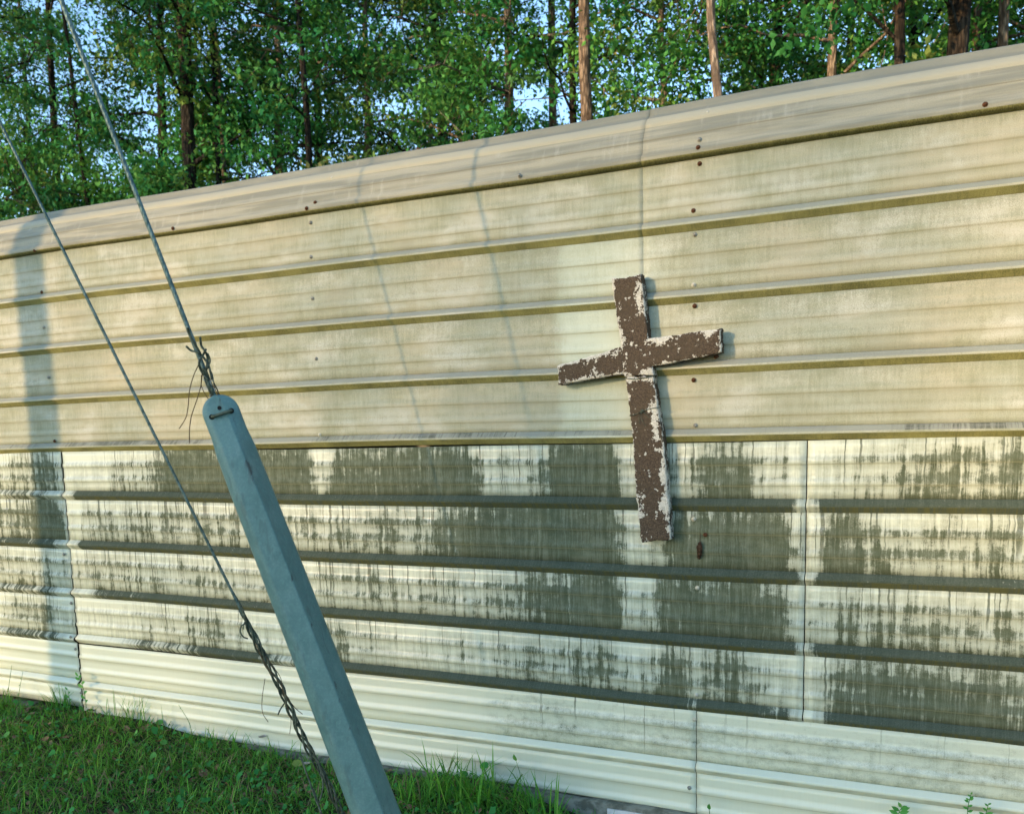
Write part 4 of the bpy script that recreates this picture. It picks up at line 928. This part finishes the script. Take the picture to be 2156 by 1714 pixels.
TREES = [  # (picture column, distance, mesh set, scale, turn, tilt, label)
    (-60, 9.5, VA[0], 1.0, .3, 0, 'dense dark broadleaf tree behind the roof at the left picture edge'),
    (120, 11, VA[1], 1.0, 1.9, .05, 'dark slender tree behind the thicker guy wire near the left'),
    (300, 10.5, VA[0], .95, 4.0, -.03, 'leaning dark broadleaf tree between the guy wire and the thick dark trunk'),
    (400, 12.5, VA[3], 1.0, 2.2, .03, 'dark tree crown filling the space behind the thick left trunk'),
    
    (560, 11, VA[2], 1.05, .8, 0, 'mid green bushy tree right of the sky gap in the left half'),
    (670, 13.5, VA[0], 1.0, 3.3, 0, 'dark broadleaf tree left of the picture centre above the pale shrubs'),
    (800, 11.5, VA[4], 1.05, 2.0, .02, 'leafy green tree above the middle of the roof line'),
    (930, 13, VA[0], 1.0, 5.5, 0, 'full dark green tree just left of picture centre'),
    (1050, 11.5, VA[2], 1.10, 1.2, -.02, 'dense leafy tree at the picture centre above the roof'),
    (1390, 11.5, VA[4], 1.0, .1, 0, 'bright green tree between the orange pine and the pale leaning trunk'),
    (1640, 12.5, VA[0], .95, 2.7, 0, 'dark green tree right of the pale leaning trunk'),
    (1760, 11, VA[2], .95, 4.6, 0, 'leafy tree left of the dark trunk at the right'),
    (1930, 13.5, VA[1], 1.0, .9, 0, 'thin dark tree between the two dark trunks at the right'),
    (2090, 12, VA[0], .95, 3.9, 0, 'dark broadleaf tree in the upper right corner'),
    (2260, 11, VA[2], 1.0, 5.9, 0, 'leafy tree past the right picture edge'),
    (-250, 12, VA[1], 1.0, 2.9, 0, 'dark tree past the left picture edge'),
]
for px, y, ms, sc, rz, tl, lb in TREES: plant_tree(ms, 'broadleaf_tree', gx_at(px, y, 150, tl), rz, sc, lb, 'tree', PT, (0, tl))
for px, y, ms, sc, lb in [(40, 17, VA[0], 1.1, 'farther dark crown glimpsed behind the left edge trees'), (900, 19, VA[2], 1.1, 'farther crown glimpsed behind the tree left of picture centre'),
                      (1010, 21, VA[0], 1.1, 'farther crown glimpsed behind the centre tree'), (1560, 19, VA[1], 1.1, 'farther crown glimpsed right of the pale leaning trunk'), (1800, 20, VA[0], 1.1, 'farther crown glimpsed behind the right hand trees'), (2120, 19, VA[1], 1.1, 'farther crown glimpsed behind the upper right corner trees')]:
    plant_tree(ms, 'broadleaf_tree', gx_at(px, y), px * .7, sc, lb, 'tree', PT)
SHR = [(700, 8.8, VS[0], .86, 'yellow green shrub top rising over the roof line left of centre'), (870, 8.6, VS[0], .92, 'pale leafy shrub over the roof line just left of centre'),
       (985, 9.5, VS[1], .98, 'dark shrub over the roof line at the centre'), (1130, 9, VS[2], .76, 'bright green shrub crowding the foot of the orange pine trunk'),
       (1340, 9.5, VS[2], .98, 'tall vine covered shrub right of the orange pine trunk'), (1450, 10, VS[0], .9, 'bright green shrub left of the pale leaning trunk'),
       (1590, 9.5, VS[1], .88, 'low green shrub right of the pale leaning trunk'), (1740, 9.5, VS[0], .80, 'yellow green shrub over the roof line at the right'),
       (560, 9.2, VS[1], .98, 'dark shrub over the roof line below the sky gap at the left'), (380, 9.4, VS[1], 1.10, 'dark shrub over the roof line under the thick dark trunk'),
       (200, 9.6, VS[1], 1.16, 'dark shrub over the roof line near the left guy wire'), (30, 9.6, VS[2], 1.1, 'dark shrub at the left picture edge over the roof'), (1900, 10.5, VS[1], .8, 'low green shrub over the roof line between the dark trunks at the right')]
for i, (px, y, ms, sc, lb) in enumerate(SHR): plant_tree(ms, 'shrub', gx_at(px, y, 250), 1.1 * i, sc, lb, 'shrub', 'shrubs along the roof line')
# straight bare trunks
PI_ = [(1247, 8.6, .104, M_bark_p, 0, 'straight orange barked pine trunk rising behind the roof above the cross', 31),
       (1160, 15, .125, M_bark_p, 0, 'pale pine trunk far behind, leftmost of the three pines', 32),
       (1207, 10.5, .080, M_bark_d, 0, 'thin grey pine trunk close left of the orange barked pine', 33),
       (1850, 8.4, .080, M_bark_d, -.045, 'dark slightly leaning trunk in the right quarter', 34),
       (2010, 8.8, .155, M_bark_d, 0, 'thickest dark trunk near the right picture edge', 35),
       (2105, 9.5, .075, M_bark_p, 0, 'thin brown trunk close to the right picture edge', 36),
       (2072, 11, .07, M_bark_p, 0, 'faint brown trunk between the thickest dark trunk and the thin brown one', 37),
       (398, 8.8, .155, M_bark_d, .03, 'thick dark trunk standing in the left third behind the roof', 38),
       (480, 9.2, .062, M_bark_d, .05, 'slim dark trunk just right of the thick dark trunk', 39),
       (500, 9.6, .060, M_bark_g, .04, 'slim grey trunk paired with the slim dark one beside the sky gap', 40),
       (655, 9.0, .070, M_bark_d, .01, 'dark trunk meeting the roof line left of the pale shrubs', 42),
       (262, 9.4, .050, M_bark_d, .10, 'slender dark trunk leaning right under the thicker guy wire', 43)]
for px, y, r0, bk, tl, lb, sd_ in PI_:
    ms = pine_meshes(sd_, 20, 13.5, r0, bk) if bk is M_bark_p else tree_meshes(sd_, 17, 4.2, 1.5, r0, 7000, M_leaf_b if px > 1300 else M_leaf_a, bk, .115, 22, .35, .26)
    plant_tree(ms, 'pine_tree', gx_at(px, y, 120, tl), sd_ * .7, 1.0, lb, 'pine tree', 'bare trunked trees behind the shed', (0, tl))
ms = tree_meshes(41, 14, 7.6, 1.8, .074, 5000, M_leaf_c, M_bark_g, .11, 12, .5, .30)
plant_tree(ms, 'pale_tree', gx_at(1515, 8.0, 110, -.075), 0.5, 1.0, 'pale smooth trunk leaning left behind the roof, right of the orange barked pine', 'tree', None, (0, -.075))

# trees across the yard behind the camera, between it and the low sun
def yard_tree(d, blobs_, label, seed, mat, size=.11, trunk_r=.16):
    # crown given as clumps (x, z, rx, rz, leaves), each standing where the sunlight for that bit of wall passes
    r = np.random.default_rng(seed); off = S * d / math.cos(SUN_EL); C = []
    for x, z, rx, rz, nl in blobs_:
        q = r.normal(0, 1, (nl, 3)); q /= np.linalg.norm(q, axis=1)[:, None]; q *= r.random((nl, 1)) ** .40
        C.append(np.array([x, 0, z]) + off + q * np.array([rx, min(rx, 2.2), rz]))
    C = np.vstack(C); xm, ym = C[:, 0].mean(), C[:, 1].mean(); base = np.array([xm, ym, -.05])
    t = empty('broadleaf_tree', base); tag(t, label, 'tree', 'trees across the yard')
    top = C[:, 2].max()
    m = MB().tube([(0, 0, 0), (.1, 0, top * .3), (0, .1, top * .6), (.1, 0, top * .9)], [trunk_r * 1.3, trunk_r, trunk_r * .8, .03], 10); m.build('trunk', M_bark_d, t, True)
    b = MB()
    for x, z, rx, rz, nl in blobs_:
        c_ = np.array([x, 0, z]) + off - base; b.tube([(0, 0, max(.8, c_[2] * .55)), c_ * .5 + (0, 0, c_[2] * .2), c_], [.05, .035, .012], 5)
    b.build('branches', M_bark_d, t)['kind'] = 'stuff'
    link('crown', leaf_cloud('crown', C - base, size * r.uniform(.6, 1.3, len(C)), mat, np.clip(r.beta(2, 2.5, len(C)), 0, 1)), t)
yard_tree(38, [(-.9, -2.2, 2.9, 2.5, 9000), (-1.6, -.1, 1.2, 1.0, 3000), (.9, -.72, 1.6, 1.55, 3600), (-.5, .25, .9, .75, 2200), (-1.1, .85, .55, .65, 900), (-3.0, -2.4, 1.2, 1.6, 2600), (3.0, -1.5, 1.8, 1.8, 3000)],
          'low dense tree across the yard behind the camera', 51, M_leaf_a)
yard_tree(46, [(-3.5, 2.4, 1.9, 1.7, 2000), (-1.0, 3.2, 1.8, 1.6, 1500), (.9, 2.3, 1.6, 1.3, 1100), (-1.3, 1.9, 1.5, 1.0, 900), (2.6, 3.8, 2.0, 1.8, 1600), (-3.4, .2, 1.5, 1.2, 2000), (-1.7, 1.25, .8, .8, 520), (-2.6, .8, 1.3, .9, 420), (.5, .5, 1.2, .6, 300)],
          'tall thin crowned tree across the yard behind the camera', 52, M_leaf_b)
for i, (x, d) in enumerate([(-18.5, 44), (-15.2, 41), (-11.8, 46), (-.4, 47), (3.4, 43)]):
    ms = pine_meshes(61 + i, 24, 13.6, .17, M_bark_p, 7000, 2.6, M_needle)
    b = np.array([x, 0, 0]) + S * d / math.cos(SUN_EL)
    plant_tree(ms, 'pine_tree', (b[0], b[1], -.05), i * 1.3, 1.0, ('first', 'second', 'third', 'fourth', 'fifth')[i] + ' tall pine from the left across the yard behind the camera', 'pine tree', 'pines across the yard')
